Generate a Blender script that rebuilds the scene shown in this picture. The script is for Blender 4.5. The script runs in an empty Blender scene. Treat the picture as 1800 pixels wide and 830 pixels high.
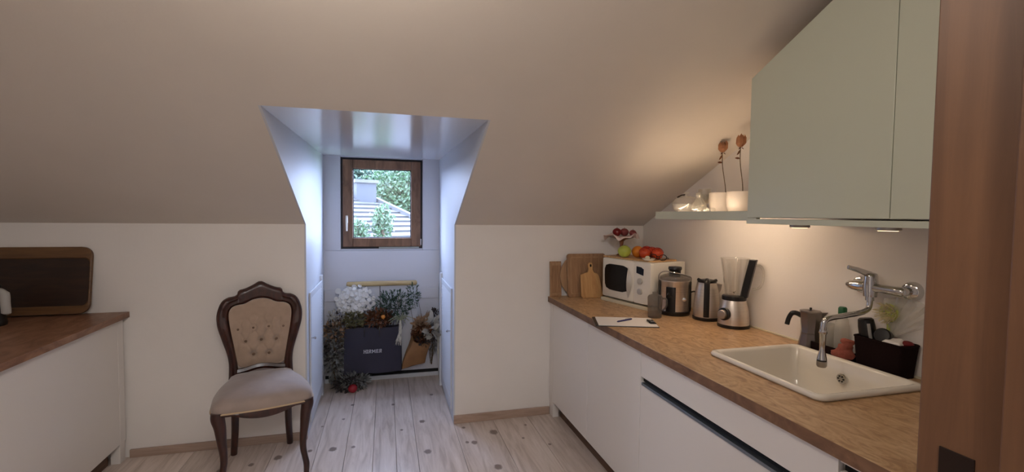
import bpy, bmesh, math, random
from mathutils import Vector, Matrix
R = math.radians
random.seed(7)
scene = bpy.context.scene
C = scene.collection

# ------------------------------------------------------------------ camera
H = 1.45
def make_camera():
    f, yaw, pit, rol = 825.677, R(15.0182), R(2.5731), R(0.6128)
    fw = Vector((math.sin(yaw)*math.cos(pit), math.cos(yaw)*math.cos(pit), -math.sin(pit)))
    rt = Vector((math.cos(yaw), -math.sin(yaw), 0)); up = rt.cross(fw)
    r2 = rt*math.cos(rol) + up*math.sin(rol); u2 = -rt*math.sin(rol) + up*math.cos(rol)
    cd = bpy.data.cameras.new('camera'); cam = bpy.data.objects.new('camera', cd); C.objects.link(cam)
    m = Matrix((r2, u2, -fw)).transposed().to_4x4(); m.translation = (0, 0, H)
    cam.matrix_world = m
    cd.sensor_fit = 'HORIZONTAL'; cd.sensor_width = 36; cd.lens = f/1800*36
    cd.clip_start = .02; cd.clip_end = 200
    scene.camera = cam
make_camera()

# ------------------------------------------------------------------ world, exposure
w = bpy.data.worlds.new('world'); scene.world = w; w.use_nodes = True
bg = w.node_tree.nodes['Background']
bg.inputs['Color'].default_value = (0.54, 0.66, 1.0, 1); bg.inputs['Strength'].default_value = 34.0
vs = scene.view_settings
vs.view_transform = 'Standard'; vs.look = 'None'; vs.exposure = 0.12; vs.gamma = 1; vs.use_curve_mapping = False

# window portal (guides sampling of the sky through the dormer window)
pl = bpy.data.lights.new('window_portal', 'AREA'); pl.shape = 'RECTANGLE'; pl.size = .6; pl.size_y = .7
pl.cycles.is_portal = True
po = bpy.data.objects.new('window_portal', pl); C.objects.link(po)
po.location = (-.03, 4.36, 1.545); po.rotation_euler = (R(-90), 0, 0)

FILL_ROOM = 13.8      # added fill lamp in the room, out of view
FILL_HALL = 50.0  # added fill lamp in the hall, brightens floor and knee wall
LED = 0.55
WARM = (1.0, .80, .66)
ROOMC = (1.0, .90, .80)
HALLC = (.93, .95, 1.0)

# ------------------------------------------------------------------ helpers
def lin(c):
    return tuple((x/255/12.92 if x/255 <= .04045 else ((x/255+.055)/1.055)**2.4) for x in c)

class MB:
    def __init__(s): s.v = []; s.f = []
    def add(s, vs_, fs_):
        o = len(s.v); s.v += [tuple(v) for v in vs_]; s.f += [tuple(i+o for i in f) for f in fs_]; return s
    def box(s, x0, x1, y0, y1, z0, z1, M=None):
        vs_ = [Vector((x, y, z)) for z in (z0, z1) for y in (y0, y1) for x in (x0, x1)]
        if M is not None: vs_ = [M @ v for v in vs_]
        return s.add(vs_, [(0,2,3,1), (4,5,7,6), (0,1,5,4), (2,6,7,3), (0,4,6,2), (1,3,7,5)])
    def prism(s, poly, d0, d1, axis='z', M=None):
        n = len(poly)
        def P(p, d):
            v = Vector((d, p[0], p[1])) if axis == 'x' else Vector((p[0], d, p[1])) if axis == 'y' else Vector((p[0], p[1], d))
            return M @ v if M is not None else v
        vs_ = [P(p, d0) for p in poly] + [P(p, d1) for p in poly]
        return s.add(vs_, [tuple(range(n)), tuple(range(2*n-1, n-1, -1))] + [(i, (i+1) % n, (i+1) % n+n, i+n) for i in range(n)])
    def loft(s, rings, closed=True, cap0=True, cap1=True):
        n = len(rings[0]); vs_ = [p for r in rings for p in r]; fs_ = []
        for k in range(len(rings)-1):
            for i in range(n if closed else n-1):
                j = (i+1) % n
                fs_.append((k*n+i, k*n+j, (k+1)*n+j, (k+1)*n+i))
        if cap0: fs_.append(tuple(range(n-1, -1, -1)))
        if cap1: fs_.append(tuple(range((len(rings)-1)*n, len(rings)*n)))
        return s.add(vs_, fs_)
    def lathe(s, prof, n=28, c=(0, 0, 0), M=None, a0=0.0, cap0=True, cap1=True):
        rings = []
        for r, z in prof:
            r = max(r, 1e-4)
            ring = [Vector((r*math.cos(2*math.pi*i/n+a0), r*math.sin(2*math.pi*i/n+a0), z)) for i in range(n)]
            ring = [(M @ p if M is not None else p) + Vector(c) for p in ring]
            rings.append(ring)
        return s.loft(rings, True, cap0, cap1)
    def tube(s, pts, r, n=10, flat=1.0):
        pts = [Vector(p) for p in pts]; m = len(pts)
        rs = list(r) if isinstance(r, (list, tuple)) else [r]*m
        t0 = (pts[1]-pts[0]).normalized()
        a = Vector((0, 0, 1)) if abs(t0.z) < .9 else Vector((1, 0, 0))
        u = (a - t0*a.dot(t0)).normalized(); rings = []
        for k in range(m):
            t = (pts[min(k+1, m-1)]-pts[max(k-1, 0)]).normalized()
            u = (u - t*u.dot(t)).normalized(); v = t.cross(u)
            rings.append([pts[k] + u*(rs[k]*math.cos(2*math.pi*i/n)) + v*(rs[k]*flat*math.sin(2*math.pi*i/n)) for i in range(n)])
        return s.loft(rings)
    def sphere(s, c, r, nu=16, nv=10, sc=(1, 1, 1)):
        prof = [(math.sin(math.pi*k/nv)*r, -math.cos(math.pi*k/nv)*r) for k in range(nv+1)]
        return s.lathe(prof, nu, c, Matrix.Diagonal(sc))
    def leaf(s, p, d, nrm, L, W, bend=.15):
        p, d, nrm = Vector(p), Vector(d).normalized(), Vector(nrm)
        sd = d.cross(nrm)
        if sd.length < 1e-3: sd = d.orthogonal()
        sd.normalize(); up = sd.cross(d)
        q = [p, p+d*L*.35+sd*W*.5+up*bend*L*.5, p+d*L*.75+sd*W*.38+up*bend*L*.3, p+d*L-up*bend*L*.2,
             p+d*L*.75-sd*W*.38+up*bend*L*.3, p+d*L*.35-sd*W*.5+up*bend*L*.5]
        return s.add(q, [(0,1,5), (1,2,4,5), (2,3,4)])
    def build(s, name, mat, parent=None, smooth=False, bevel=0, seg=2, recalc=True, angle=35):
        me = bpy.data.meshes.new(name); me.from_pydata(s.v, [], s.f)
        if recalc:
            bm = bmesh.new(); bm.from_mesh(me); bmesh.ops.recalc_face_normals(bm, faces=bm.faces[:]); bm.to_mesh(me); bm.free()
        if smooth:
            me.shade_smooth(); me.set_sharp_from_angle(angle=R(angle))
        me.materials.append(mat)
        o = bpy.data.objects.new(name, me); C.objects.link(o)
        if parent is not None: o.parent = parent
        if bevel:
            b = o.modifiers.new('bevel', 'BEVEL'); b.width = bevel; b.segments = seg; b.limit_method = 'ANGLE'; b.angle_limit = R(40)
        return o

def tag(o, label=None, cat=None, group=None, kind=None):
    if label: o['label'] = label
    if cat: o['category'] = cat
    if group: o['group'] = group
    if kind: o['kind'] = kind
    return o
def thing(name, label, cat, loc=(0, 0, 0), rz=0, group=None):
    o = bpy.data.objects.new(name, None); C.objects.link(o); o.empty_display_size = .05
    o.location = loc; o.rotation_euler = (0, 0, rz)
    return tag(o, label, cat, group)
def struct(o): o['kind'] = 'structure'; return o
def copy_of(o, parent, loc=None):
    c = o.copy(); C.objects.link(c); c.parent = parent
    if loc is not None: c.location = loc
    return c
def rrect(x0, x1, y0, y1, r, n=5):
    pts = []
    for cx, cy, a in ((x1-r, y1-r, 0), (x0+r, y1-r, 90), (x0+r, y0+r, 180), (x1-r, y0+r, 270)):
        for k in range(n+1):
            t = R(a+90*k/n); pts.append((cx+r*math.cos(t), cy+r*math.sin(t)))
    return pts
def slab(xs, ys, skip, zf, th, M=None):
    """plate on the grid xs x ys, cells in skip left open, underside z = zf(x, y), thickness th upwards"""
    mb = MB(); nx, ny = len(xs), len(ys)
    idx = lambda i, j, k: (k*ny+j)*nx+i
    v = [(x, y, zf(x, y)+k*th) for k in (0, 1) for y in ys for x in xs]
    cells = {(i, j) for i in range(nx-1) for j in range(ny-1)} - set(skip); f = []
    for i, j in cells:
        a, b, c_, d = (i, j), (i+1, j), (i+1, j+1), (i, j+1)
        f.append(tuple(idx(*p, 0) for p in (d, c_, b, a))); f.append(tuple(idx(*p, 1) for p in (a, b, c_, d)))
        for (p, q, nb) in ((a, b, (i, j-1)), (b, c_, (i+1, j)), (c_, d, (i, j+1)), (d, a, (i-1, j))):
            if nb not in cells: f.append((idx(*p, 0), idx(*q, 0), idx(*q, 1), idx(*p, 1)))
    return mb.add(v, f)
def catmull(pts, n=6, closed=False):
    pts = [Vector(p) for p in pts]; m = len(pts); out = []
    for i in range(m if closed else m-1):
        g = lambda k: pts[k % m] if closed else pts[max(0, min(m-1, k))]
        p0, p1, p2, p3 = g(i-1), g(i), g(i+1), g(i+2)
        for k in range(n):
            t = k/n
            out.append(.5*((2*p1)+(p2-p0)*t+(2*p0-5*p1+4*p2-p3)*t*t+(3*p1-p0-3*p2+p3)*t**3))
    if not closed: out.append(pts[-1])
    return out

# ------------------------------------------------------------------ materials
def nodes(name):
    m = bpy.data.materials.new(name); m.use_nodes = True
    nt = m.node_tree; return m, nt, nt.nodes['Principled BSDF']
def pmat(name, col, rough=.5, metal=0, var=0, scale=20, bump=0, bscale=200, spec=.5, stretch=(1, 1, 1), emit=None, estr=0, sheen=0, trans=0, coat=0):
    m, nt, b = nodes(name); c = lin(col)
    b.inputs['Base Color'].default_value = (*c, 1); b.inputs['Roughness'].default_value = rough
    b.inputs['Metallic'].default_value = metal; b.inputs['Specular IOR Level'].default_value = spec
    if sheen: b.inputs['Sheen Weight'].default_value = sheen
    if coat: b.inputs['Coat Weight'].default_value = coat; b.inputs['Coat Roughness'].default_value = .12
    if trans: b.inputs['Transmission Weight'].default_value = trans
    if emit: b.inputs['Emission Color'].default_value = (*lin(emit), 1); b.inputs['Emission Strength'].default_value = estr
    if var or bump:
        tc = nt.nodes.new('ShaderNodeTexCoord'); mp = nt.nodes.new('ShaderNodeMapping'); mp.inputs['Scale'].default_value = stretch
        nt.links.new(tc.outputs['Object'], mp.inputs['Vector'])
    if var:
        n = nt.nodes.new('ShaderNodeTexNoise'); n.inputs['Scale'].default_value = scale; n.inputs['Detail'].default_value = 5
        nt.links.new(mp.outputs['Vector'], n.inputs['Vector'])
        r = nt.nodes.new('ShaderNodeValToRGB'); r.color_ramp.elements[0].position = .3; r.color_ramp.elements[1].position = .7
        r.color_ramp.elements[0].color = (*[x*(1-var) for x in c], 1); r.color_ramp.elements[1].color = (*[min(1, x*(1+var)) for x in c], 1)
        nt.links.new(n.outputs['Fac'], r.inputs['Fac']); nt.links.new(r.outputs['Color'], b.inputs['Base Color'])
    if bump:
        n2 = nt.nodes.new('ShaderNodeTexNoise'); n2.inputs['Scale'].default_value = bscale; n2.inputs['Detail'].default_value = 3
        nt.links.new(mp.outputs['Vector'], n2.inputs['Vector'])
        bp = nt.nodes.new('ShaderNodeBump'); bp.inputs['Strength'].default_value = bump; bp.inputs['Distance'].default_value = .003
        nt.links.new(n2.outputs['Fac'], bp.inputs['Height']); nt.links.new(bp.outputs['Normal'], b.inputs['Normal'])
    return m
def wood(name, dark, mid, light, stretch=(1, 12, 12), scale=3.0, rough=.5, dist=1.5, world=False, knots=None, coat=0):
    m, nt, b = nodes(name); L = nt.links.new
    b.inputs['Roughness'].default_value = rough
    if coat: b.inputs['Coat Weight'].default_value = coat; b.inputs['Coat Roughness'].default_value = .2
    tc = nt.nodes.new('ShaderNodeNewGeometry' if world else 'ShaderNodeTexCoord')
    src = tc.outputs['Position' if world else 'Object']
    oi = nt.nodes.new('ShaderNodeObjectInfo')
    add = nt.nodes.new('ShaderNodeVectorMath'); add.operation = 'MULTIPLY_ADD'
    cmb = nt.nodes.new('ShaderNodeCombineXYZ')
    for k in 'XYZ': L(oi.outputs['Random'], cmb.inputs[k])
    add.inputs[1].default_value = (7, 7, 7); L(cmb.outputs['Vector'], add.inputs[0]); L(src, add.inputs[2])
    mp = nt.nodes.new('ShaderNodeMapping'); mp.inputs['Scale'].default_value = stretch; L(add.outputs['Vector'], mp.inputs['Vector'])
    n = nt.nodes.new('ShaderNodeTexNoise'); n.inputs['Scale'].default_value = scale; n.inputs['Detail'].default_value = 8
    n.inputs['Roughness'].default_value = .6; n.inputs['Distortion'].default_value = dist; L(mp.outputs['Vector'], n.inputs['Vector'])
    r = nt.nodes.new('ShaderNodeValToRGB'); e = r.color_ramp.elements
    e[0].position = .28; e[0].color = (*lin(dark), 1); e[1].position = .72; e[1].color = (*lin(light), 1)
    x = e.new(.5); x.color = (*lin(mid), 1)
    L(n.outputs['Fac'], r.inputs['Fac']); out = r.outputs['Color']
    # slight tone shift from piece to piece
    hs = nt.nodes.new('ShaderNodeHueSaturation'); mr = nt.nodes.new('ShaderNodeMapRange')
    mr.inputs['To Min'].default_value = .9; mr.inputs['To Max'].default_value = 1.1
    L(oi.outputs['Random'], mr.inputs['Value']); L(mr.outputs['Result'], hs.inputs['Value']); L(out, hs.inputs['Color']); out = hs.outputs['Color']
    if knots:
        prev = None
        for (kx, ky, ks) in knots:
            vm = nt.nodes.new('ShaderNodeVectorMath'); vm.operation = 'SUBTRACT'; vm.inputs[1].default_value = (kx, ky, 0); L(src, vm.inputs[0])
            v2 = nt.nodes.new('ShaderNodeVectorMath'); v2.operation = 'MULTIPLY'; v2.inputs[1].default_value = (1/ks, 1/(ks*1.25), 0); L(vm.outputs[0], v2.inputs[0])
            v3 = nt.nodes.new('ShaderNodeVectorMath'); v3.operation = 'LENGTH'; L(v2.outputs[0], v3.inputs[0])
            o_ = v3.outputs['Value']
            if prev is not None:
                mn = nt.nodes.new('ShaderNodeMath'); mn.operation = 'MINIMUM'; L(prev, mn.inputs[0]); L(o_, mn.inputs[1]); o_ = mn.outputs[0]
            prev = o_
        nz = nt.nodes.new('ShaderNodeTexNoise'); nz.inputs['Scale'].default_value = 60; L(src, nz.inputs['Vector'])
        ad = nt.nodes.new('ShaderNodeMath'); ad.operation = 'MULTIPLY_ADD'; ad.inputs[1].default_value = .8; L(nz.outputs['Fac'], ad.inputs[0]); L(prev, ad.inputs[2])
        kr = nt.nodes.new('ShaderNodeValToRGB'); kr.color_ramp.elements[0].position = .75; kr.color_ramp.elements[0].color = (.8, .8, .8, 1)
        kr.color_ramp.elements[1].position = 1.0; kr.color_ramp.elements[1].color = (0, 0, 0, 1)
        dv = nt.nodes.new('ShaderNodeMath'); dv.operation = 'MULTIPLY'; dv.inputs[1].default_value = .62; L(ad.outputs[0], dv.inputs[0]); L(dv.outputs[0], kr.inputs['Fac'])
        mx = nt.nodes.new('ShaderNodeMix'); mx.data_type = 'RGBA'; L(kr.outputs['Color'], mx.inputs['Factor']); L(out, mx.inputs['A'])
        mx.inputs['B'].default_value = (*lin((98, 76, 64)), 1); out = mx.outputs['Result']
    L(out, b.inputs['Base Color'])
    bp = nt.nodes.new('ShaderNodeBump'); bp.inputs['Strength'].default_value = .12; bp.inputs['Distance'].default_value = .002
    L(n.outputs['Fac'], bp.inputs['Height']); L(bp.outputs['Normal'], b.inputs['Normal'])
    return m
def glass(name, tint=(1, 1, 1), ior=1.45, rough=.02, milk=0.0):
    m = bpy.data.materials.new(name); m.use_nodes = True; nt = m.node_tree; nt.nodes.clear(); L = nt.links.new
    o = nt.nodes.new('ShaderNodeOutputMaterial'); t = nt.nodes.new('ShaderNodeBsdfTransparent'); t.inputs['Color'].default_value = (*tint, 1)
    g = nt.nodes.new('ShaderNodeBsdfGlossy'); g.inputs['Roughness'].default_value = rough; g.inputs['Color'].default_value = (.95, .95, .95, 1)
    lw_ = nt.nodes.new('ShaderNodeLayerWeight'); lw_.inputs['Blend'].default_value = .5
    pw = nt.nodes.new('ShaderNodeMath'); pw.operation = 'POWER'; pw.inputs[1].default_value = 4; L(lw_.outputs['Facing'], pw.inputs[0])
    fr = nt.nodes.new('ShaderNodeMath'); fr.operation = 'MULTIPLY_ADD'; fr.inputs[1].default_value = (ior-1)*1.1; fr.inputs[2].default_value = ((ior-1)/(ior+1))**2; L(pw.outputs[0], fr.inputs[0])
    mx = nt.nodes.new('ShaderNodeMixShader'); L(fr.outputs[0], mx.inputs['Fac']); L(t.outputs[0], mx.inputs[1]); L(g.outputs[0], mx.inputs[2])
    out = mx.outputs[0]
    if milk:
        d = nt.nodes.new('ShaderNodeBsdfDiffuse'); d.inputs['Color'].default_value = (.85, .85, .82, 1)
        tl = nt.nodes.new('ShaderNodeBsdfTranslucent'); tl.inputs['Color'].default_value = (.85, .85, .82, 1)
        a = nt.nodes.new('ShaderNodeMixShader'); L(d.outputs[0], a.inputs[1]); L(tl.outputs[0], a.inputs[2])
        m2 = nt.nodes.new('ShaderNodeMixShader'); m2.inputs['Fac'].default_value = milk; L(out, m2.inputs[1]); L(a.outputs[0], m2.inputs[2]); out = m2.outputs[0]
    L(out, o.inputs['Surface']); return m
def leafmat(name, col, var=.3, trans=.35, rough=.6):
    m, nt, b = nodes(name); L = nt.links.new
    n = nt.nodes.new('ShaderNodeTexNoise'); n.inputs['Scale'].default_value = 14
    tc = nt.nodes.new('ShaderNodeTexCoord'); L(tc.outputs['Object'], n.inputs['Vector'])
    c = lin(col); r = nt.nodes.new('ShaderNodeValToRGB'); r.color_ramp.elements[0].position = .35; r.color_ramp.elements[1].position = .65
    r.color_ramp.elements[0].color = (*[x*(1-var) for x in c], 1); r.color_ramp.elements[1].color = (*[min(1, x*(1+var)) for x in c], 1)
    L(n.outputs['Fac'], r.inputs['Fac']); L(r.outputs['Color'], b.inputs['Base Color']); b.inputs['Roughness'].default_value = rough
    t = nt.nodes.new('ShaderNodeBsdfTranslucent'); L(r.outputs['Color'], t.inputs['Color'])
    mx = nt.nodes.new('ShaderNodeMixShader'); mx.inputs['Fac'].default_value = trans
    L(b.outputs[0], mx.inputs[1]); L(t.outputs[0], mx.inputs[2]); L(mx.outputs[0], nt.nodes['Material Output'].inputs['Surface'])
    return m

M = {}
M['wall'] = pmat('wall_paint', (230, 224, 218), .75, var=.02, scale=3, bump=.12, bscale=90)
M['ceil'] = pmat('ceiling_paint', (222, 213, 202), .8, var=.02, scale=3, bump=.12, bscale=70)
M['niche'] = pmat('niche_gloss_paint', (226, 228, 232), .17, bump=.03, bscale=18, spec=.6)
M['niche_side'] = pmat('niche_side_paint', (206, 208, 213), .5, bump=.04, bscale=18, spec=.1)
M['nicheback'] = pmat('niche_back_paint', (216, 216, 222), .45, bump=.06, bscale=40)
M['white_lac'] = pmat('white_lacquer', (230, 224, 218), .35)
M['sage'] = pmat('pale_sage_lacquer', (200, 204, 186), .3)
M['carc'] = pmat('white_melamine', (214, 208, 198), .5)
M['plinth'] = wood('plinth_wood', (70, 50, 38), (92, 68, 52), (112, 84, 64), (12, 1, 12), 3, .6)
M['plank'] = wood('floor_pine', (182, 164, 150), (212, 196, 184), (228, 214, 204), (9, .8, 1), 3.2, .34, .8, world=True,
    knots=[(0.242,3.273,0.0187),(0.541,2.886,0.0187),(0.692,2.995,0.0259),(0.244,2.841,0.0216),(0.622,2.567,0.0216),(0.099,3.173,0.0101),(-0.199,3.007,0.0122),(-0.318,3.008,0.0216),(-0.246,3.683,0.013),(-0.291,3.439,0.0101),(0.508,3.109,0.0115),(0.497,2.9,0.0115),(0.05,3.62,0.013),(-0.42,3.35,0.0086),(0.86,2.87,0.0086),(0.93,3.05,0.0086),(-0.62,2.98,0.0216),(-0.75,2.93,0.0144),(-0.9,2.9,0.018),(-0.45,3.02,0.013),(0.35,3.75,0.0144),(1.0,2.75,0.0101)])
M['subfloor'] = pmat('subfloor', (84, 68, 56), .9)
M['baseboard'] = wood('baseboard_wood', (152, 128, 112), (170, 146, 130), (182, 158, 142), (1, 10, 10), 2.5, .5)
M['worktop'] = wood('worktop_wood', (152, 114, 78), (196, 158, 116), (220, 188, 146), (5, 2.4, 5), 3.6, .36, 2.6)
M['worktop_shade'] = wood('worktop_edge_shade', (96, 66, 46), (120, 86, 60), (138, 102, 74), (4, 3, 4), 3.2, .5, 1.5)  # darkened worktop wood, shade of the front edge put into the colour
M['worktop_dark'] = wood('worktop_brown', (110, 74, 54), (146, 104, 78), (168, 126, 98), (4, 1.6, 4), 3.2, .4, 2.0)
M['winwood'] = wood('window_wood', (94, 64, 46), (126, 90, 66), (146, 106, 80), (6, 6, 1.2), 3, .45)
M['windark'] = pmat('window_gasket', (34, 26, 24), .6)
M['door_wood'] = wood('door_frame_oak', (84, 54, 32), (96, 64, 40), (106, 72, 46), (14, 14, .9), 2.2, .5)
M['strike'] = pmat('bronze_strike_plate', (46, 34, 28), .45, .7)
M['mahog'] = wood('mahogany', (30, 13, 9), (54, 24, 16), (74, 34, 22), (5, 5, 2), 4, .36, coat=.25)
M['velvet'] = pmat('beige_velvet', (170, 147, 128), .85, var=.06, scale=30, sheen=.6, bump=.15, bscale=400)
M['velvet_seat'] = pmat('taupe_velvet', (156, 140, 131), .85, var=.06, scale=18, sheen=.3, bump=.15, bscale=400)
M['button'] = pmat('button_velvet', (112, 90, 74), .9)
M['piping'] = pmat('cream_welt', (196, 170, 138), .8)
M['chrome'] = pmat('chrome', (205, 205, 205), .12, 1)
M['steel'] = pmat('brushed_steel', (216, 208, 200), .36, .92, var=.06, scale=6, stretch=(1, 1, 40))
M['alu'] = pmat('aluminium', (176, 170, 164), .34, .95, var=.06, scale=8)
M['mokaalu'] = pmat('dull_aluminium', (132, 124, 118), .3, 1, var=.08, scale=8)
M['aluprof'] = pmat('aluminium_profile', (136, 144, 150), .35, .9)
M['black'] = pmat('black_plastic', (18, 16, 16), .3)
M['dark'] = pmat('dark_gap', (12, 11, 10), .8)
M['blackrubber'] = pmat('black_rubber', (20, 18, 18), .6)
M['mwhite'] = pmat('microwave_white', (226, 220, 208), .35)
M['mgrey'] = pmat('light_grey_plastic', (178, 174, 168), .35)
M['mglass'] = pmat('microwave_window', (10, 8, 8), .25, spec=.25)
M['cream'] = pmat('cream_board', (214, 204, 178), .5)
M['bamboo'] = wood('bamboo', (168, 126, 80), (196, 154, 104), (214, 176, 128), (14, 2, 14), 2.5, .5)
M['board_dark'] = wood('walnut_board', (122, 90, 62), (150, 114, 82), (168, 132, 98), (10, 10, 1.5), 2.6, .5)
M['board_mid'] = wood('oak_board', (140, 106, 76), (166, 130, 96), (184, 148, 112), (10, 10, 1.5), 2.6, .5)
M['board_light'] = wood('beech_board', (166, 120, 72), (192, 146, 94), (206, 164, 110), (10, 10, 1.5), 2.4, .5)
M['tray'] = wood('dark_tray_wood', (30, 16, 8), (46, 26, 13), (60, 36, 18), (1.2, 10, 10), 2.6, .45)
M['tray_rim'] = wood('tray_rim_wood', (84, 56, 32), (104, 72, 42), (118, 84, 50), (1.2, 10, 10), 2.6, .5)
M['ceramic'] = pmat('white_ceramic', (236, 230, 218), .1, spec=.6)
M['porcelain'] = pmat('porcelain', (206, 198, 190), .3)
M['paper'] = pmat('white_paper', (232, 226, 220), .7)
M['penblue'] = pmat('blue_pen', (34, 36, 96), .3)
M['glass'] = glass('clear_glass', (.97, .97, .96), 1.5)
M['glassware'] = glass('glassware', (.95, .945, .93), 1.75, .03, .03)
M['shelfglass'] = glass('shelf_glassware', (.95, .94, .91), 1.8, .04, .13)
M['smoke'] = glass('smoked_plastic', (.52, .48, .45), 1.45, .1, .12)
M['frost'] = glass('frosted_bottle', (.88, .86, .82), 1.35, .25, .38)
M['cello'] = glass('cellophane', (.95, .93, .89), 1.4, .12, .4)
M['pane'] = glass('window_glass', (.97, .98, .98), 1.45, .0)
M['lampglass'] = pmat('lamp_diffuser', (255, 240, 220), .5, emit=(255, 214, 165), estr=3.0)
M['lampglobe'] = glass('opal_globe', (1, 1, 1), 1.3, .3, .0)
M['ledtube'] = pmat('led_tube', (255, 240, 220), .5, emit=(255, 222, 190), estr=55.0)
M['green'] = pmat('green_cap', (20, 92, 52), .4)
M['basket'] = pmat('dark_basket', (30, 18, 18), 1.0, spec=.1, bump=.5, bscale=160)
M['pinkcloth'] = pmat('coral_cloth', (146, 78, 64), .9, var=.15, scale=60, bump=.6, bscale=120)
M['redcloth'] = pmat('dark_red', (110, 22, 26), .8, var=.15, scale=60)
M['brush'] = pmat('brush_bristles', (226, 214, 176), .8, var=.15, scale=50)
M['brushgreen'] = pmat('brush_green', (178, 186, 98), .6)
M['apple'] = pmat('green_fruit', (168, 178, 74), .4, var=.15, scale=18)
M['orange'] = pmat('orange_peel', (206, 122, 34), .45, bump=.25, bscale=300)
M['bloodorange'] = pmat('red_orange_peel', (186, 66, 28), .45, bump=.25, bscale=300)
M['net'] = pmat('red_net', (168, 26, 18), .5)
M['redapple'] = pmat('red_apple', (116, 20, 24), .3, var=.3, scale=20)
M['pome'] = pmat('dried_pink_fruit', (126, 58, 56), .7, var=.3, scale=40)
M['standwood'] = pmat('amber_glass_stand', (132, 84, 58), .2, spec=.7)
M['napkin'] = pmat('pink_white_napkin', (226, 204, 196), .8, bump=.3, bscale=60)
M['bagblue'] = pmat('navy_bag', (38, 36, 54), .65, var=.12, scale=6)
M['lettering'] = pmat('white_print', (214, 214, 224), .6)
M['kraft'] = pmat('kraft_paper', (142, 102, 64), .75, var=.12, scale=12, bump=.25, bscale=40)
M['radiator'] = pmat('radiator_enamel', (206, 208, 214), .35)
M['bar'] = wood('bar_wood', (172, 146, 100), (196, 172, 126), (210, 188, 142), (1.2, 9, 9), 2.4, .5)
M['lunaria'] = leafmat('silver_seed_pods', (240, 238, 234), .06, .2)
M['lgreen'] = leafmat('dark_green_leaf', (52, 76, 56), .35)
M['mossy'] = leafmat('mossy_dry_leaf', (106, 100, 66), .3)
M['brownleaf'] = leafmat('brown_dry_leaf', (108, 66, 40), .35)
M['tanleaf'] = leafmat('tan_dry_leaf', (158, 126, 96), .25)
M['darkleaf'] = leafmat('dark_dry_leaf', (60, 52, 50), .3, .15)
M['greyleaf'] = leafmat('grey_dry_leaf', (138, 138, 134), .3)
M['husk'] = leafmat('pale_husk', (190, 184, 172), .15)
M['airplant'] = leafmat('air_plant_leaf', (158, 160, 132), .15)
M['roots'] = pmat('white_roots', (214, 210, 198), .7)
M['stem'] = pmat('dry_stem', (92, 74, 50), .8)
M['rose'] = leafmat('dried_rose_petal', (182, 128, 92), .3)
M['redball'] = pmat('red_ball', (150, 20, 32), .5)
M['berry'] = pmat('orange_berry', (190, 120, 40), .5)
# outside
M['tile'] = pmat('roof_tile', (34, 35, 36), .8, var=.25, scale=3, stretch=(1, 4, 4))
M['render'] = pmat('chimney_render', (40, 43, 47), .9)
M['verge'] = pmat('verge_board', (50, 50, 50), .8)
M['ground'] = pmat('garden_ground', (90, 110, 70), .9, var=.2, scale=1)
M['treeleaf'] = leafmat('tree_leaf', (46, 68, 42), .45, .3)
M['treeleaf2'] = leafmat('blue_tree_leaf', (44, 66, 52), .45, .3)
M['trunk'] = pmat('bark', (86, 70, 56), .9)
M['pinkwall'] = pmat('pink_house', (58, 36, 36), .9)
M['housewall'] = pmat('white_house', (50, 50, 52), .9)
M['purple'] = pmat('purple_shutter', (30, 24, 44), .7)

# ------------------------------------------------------------------ room dimensions
YK, ZK = 3.1953, 1.3778            # knee wall
XL, XR = -.4885, .4505             # dormer niche sides at the knee wall
XLB, XRB = -.5077, .4589           # and at its back
YB = 4.2331
YR, ZR = 2.1138, 1.8805            # upper edge of the dormer opening in the slope
T = (ZR-ZK)/(YK-YR)
roof = lambda y: ZK + T*(YK-y)
XW, XLW = 1.8918, -2.12            # right wall, left wall
YF0, YF1 = .28, .41                # door wall
ZC = .8647                         # worktop height
e = .010

# ---- floor
fl = struct(MB().box(-2.3, 2.1, -1.7, 4.4, -.08, -.021).build('floor', M['subfloor']))
seams = [-2.12, -1.86, -1.62, -1.36, -1.12, -.90, -.66, -.41, -.24, -.077, .058, .182, .45, .726, .98, 1.24, 1.46, 1.70, 1.89]
for a, b in zip(seams[:-1], seams[1:]):
    MB().box(a+.0009, b-.0009, -1.6, 4.232, -.021, 0).build('plank', M['plank'], fl, bevel=.0012, seg=1)

# ---- knee wall, niche, ceiling
kw = MB().box(XLW-.1, XL-e, YK, YK+.1, -.02, ZK+.02); kw.box(XR+e, XW+.1, YK, YK+.1, -.02, ZK+.02)
struct(kw.build('wall_back', M['wall']))
zdorm = lambda y: ZR + (1.932-ZR)*(y-YR)/(YB-YR)
def niche_side(name, xf, xb, sgn):
    poly = [(YK, -.02), (YB+.12, -.02), (YB+.12, zdorm(YB+.12)+.02), (YR, ZR), (YK, ZK)]
    xa = lambda y: xf + (xb-xf)*max(0, (y-YK))/(YB-YK)
    v = [(xa(y), y, z) for y, z in poly] + [(xa(y)+sgn*e, y, z) for y, z in poly]; n = 5
    struct(MB().add(v, [(0,1,2,3,4), (9,8,7,6,5)] + [(i, (i+1) % n, (i+1) % n+n, i+n) for i in range(n)]).build(name, M['niche_side']))
niche_side('wall_niche_left', XL, XLB, -1); niche_side('wall_niche_right', XR, XRB, 1)
struct(slab([XLW-.1, XL-e, XR+e, XW+.1], [YF0-.02, YR, YK+.02], [(1, 1)], lambda x, y: roof(y), .12).build('ceiling', M['ceil']))
struct(slab([XLB-.05, XRB+.05], [YR, YB+.14], [], lambda x, y: zdorm(y), .08).build('ceiling_dormer', M['niche']))
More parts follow.
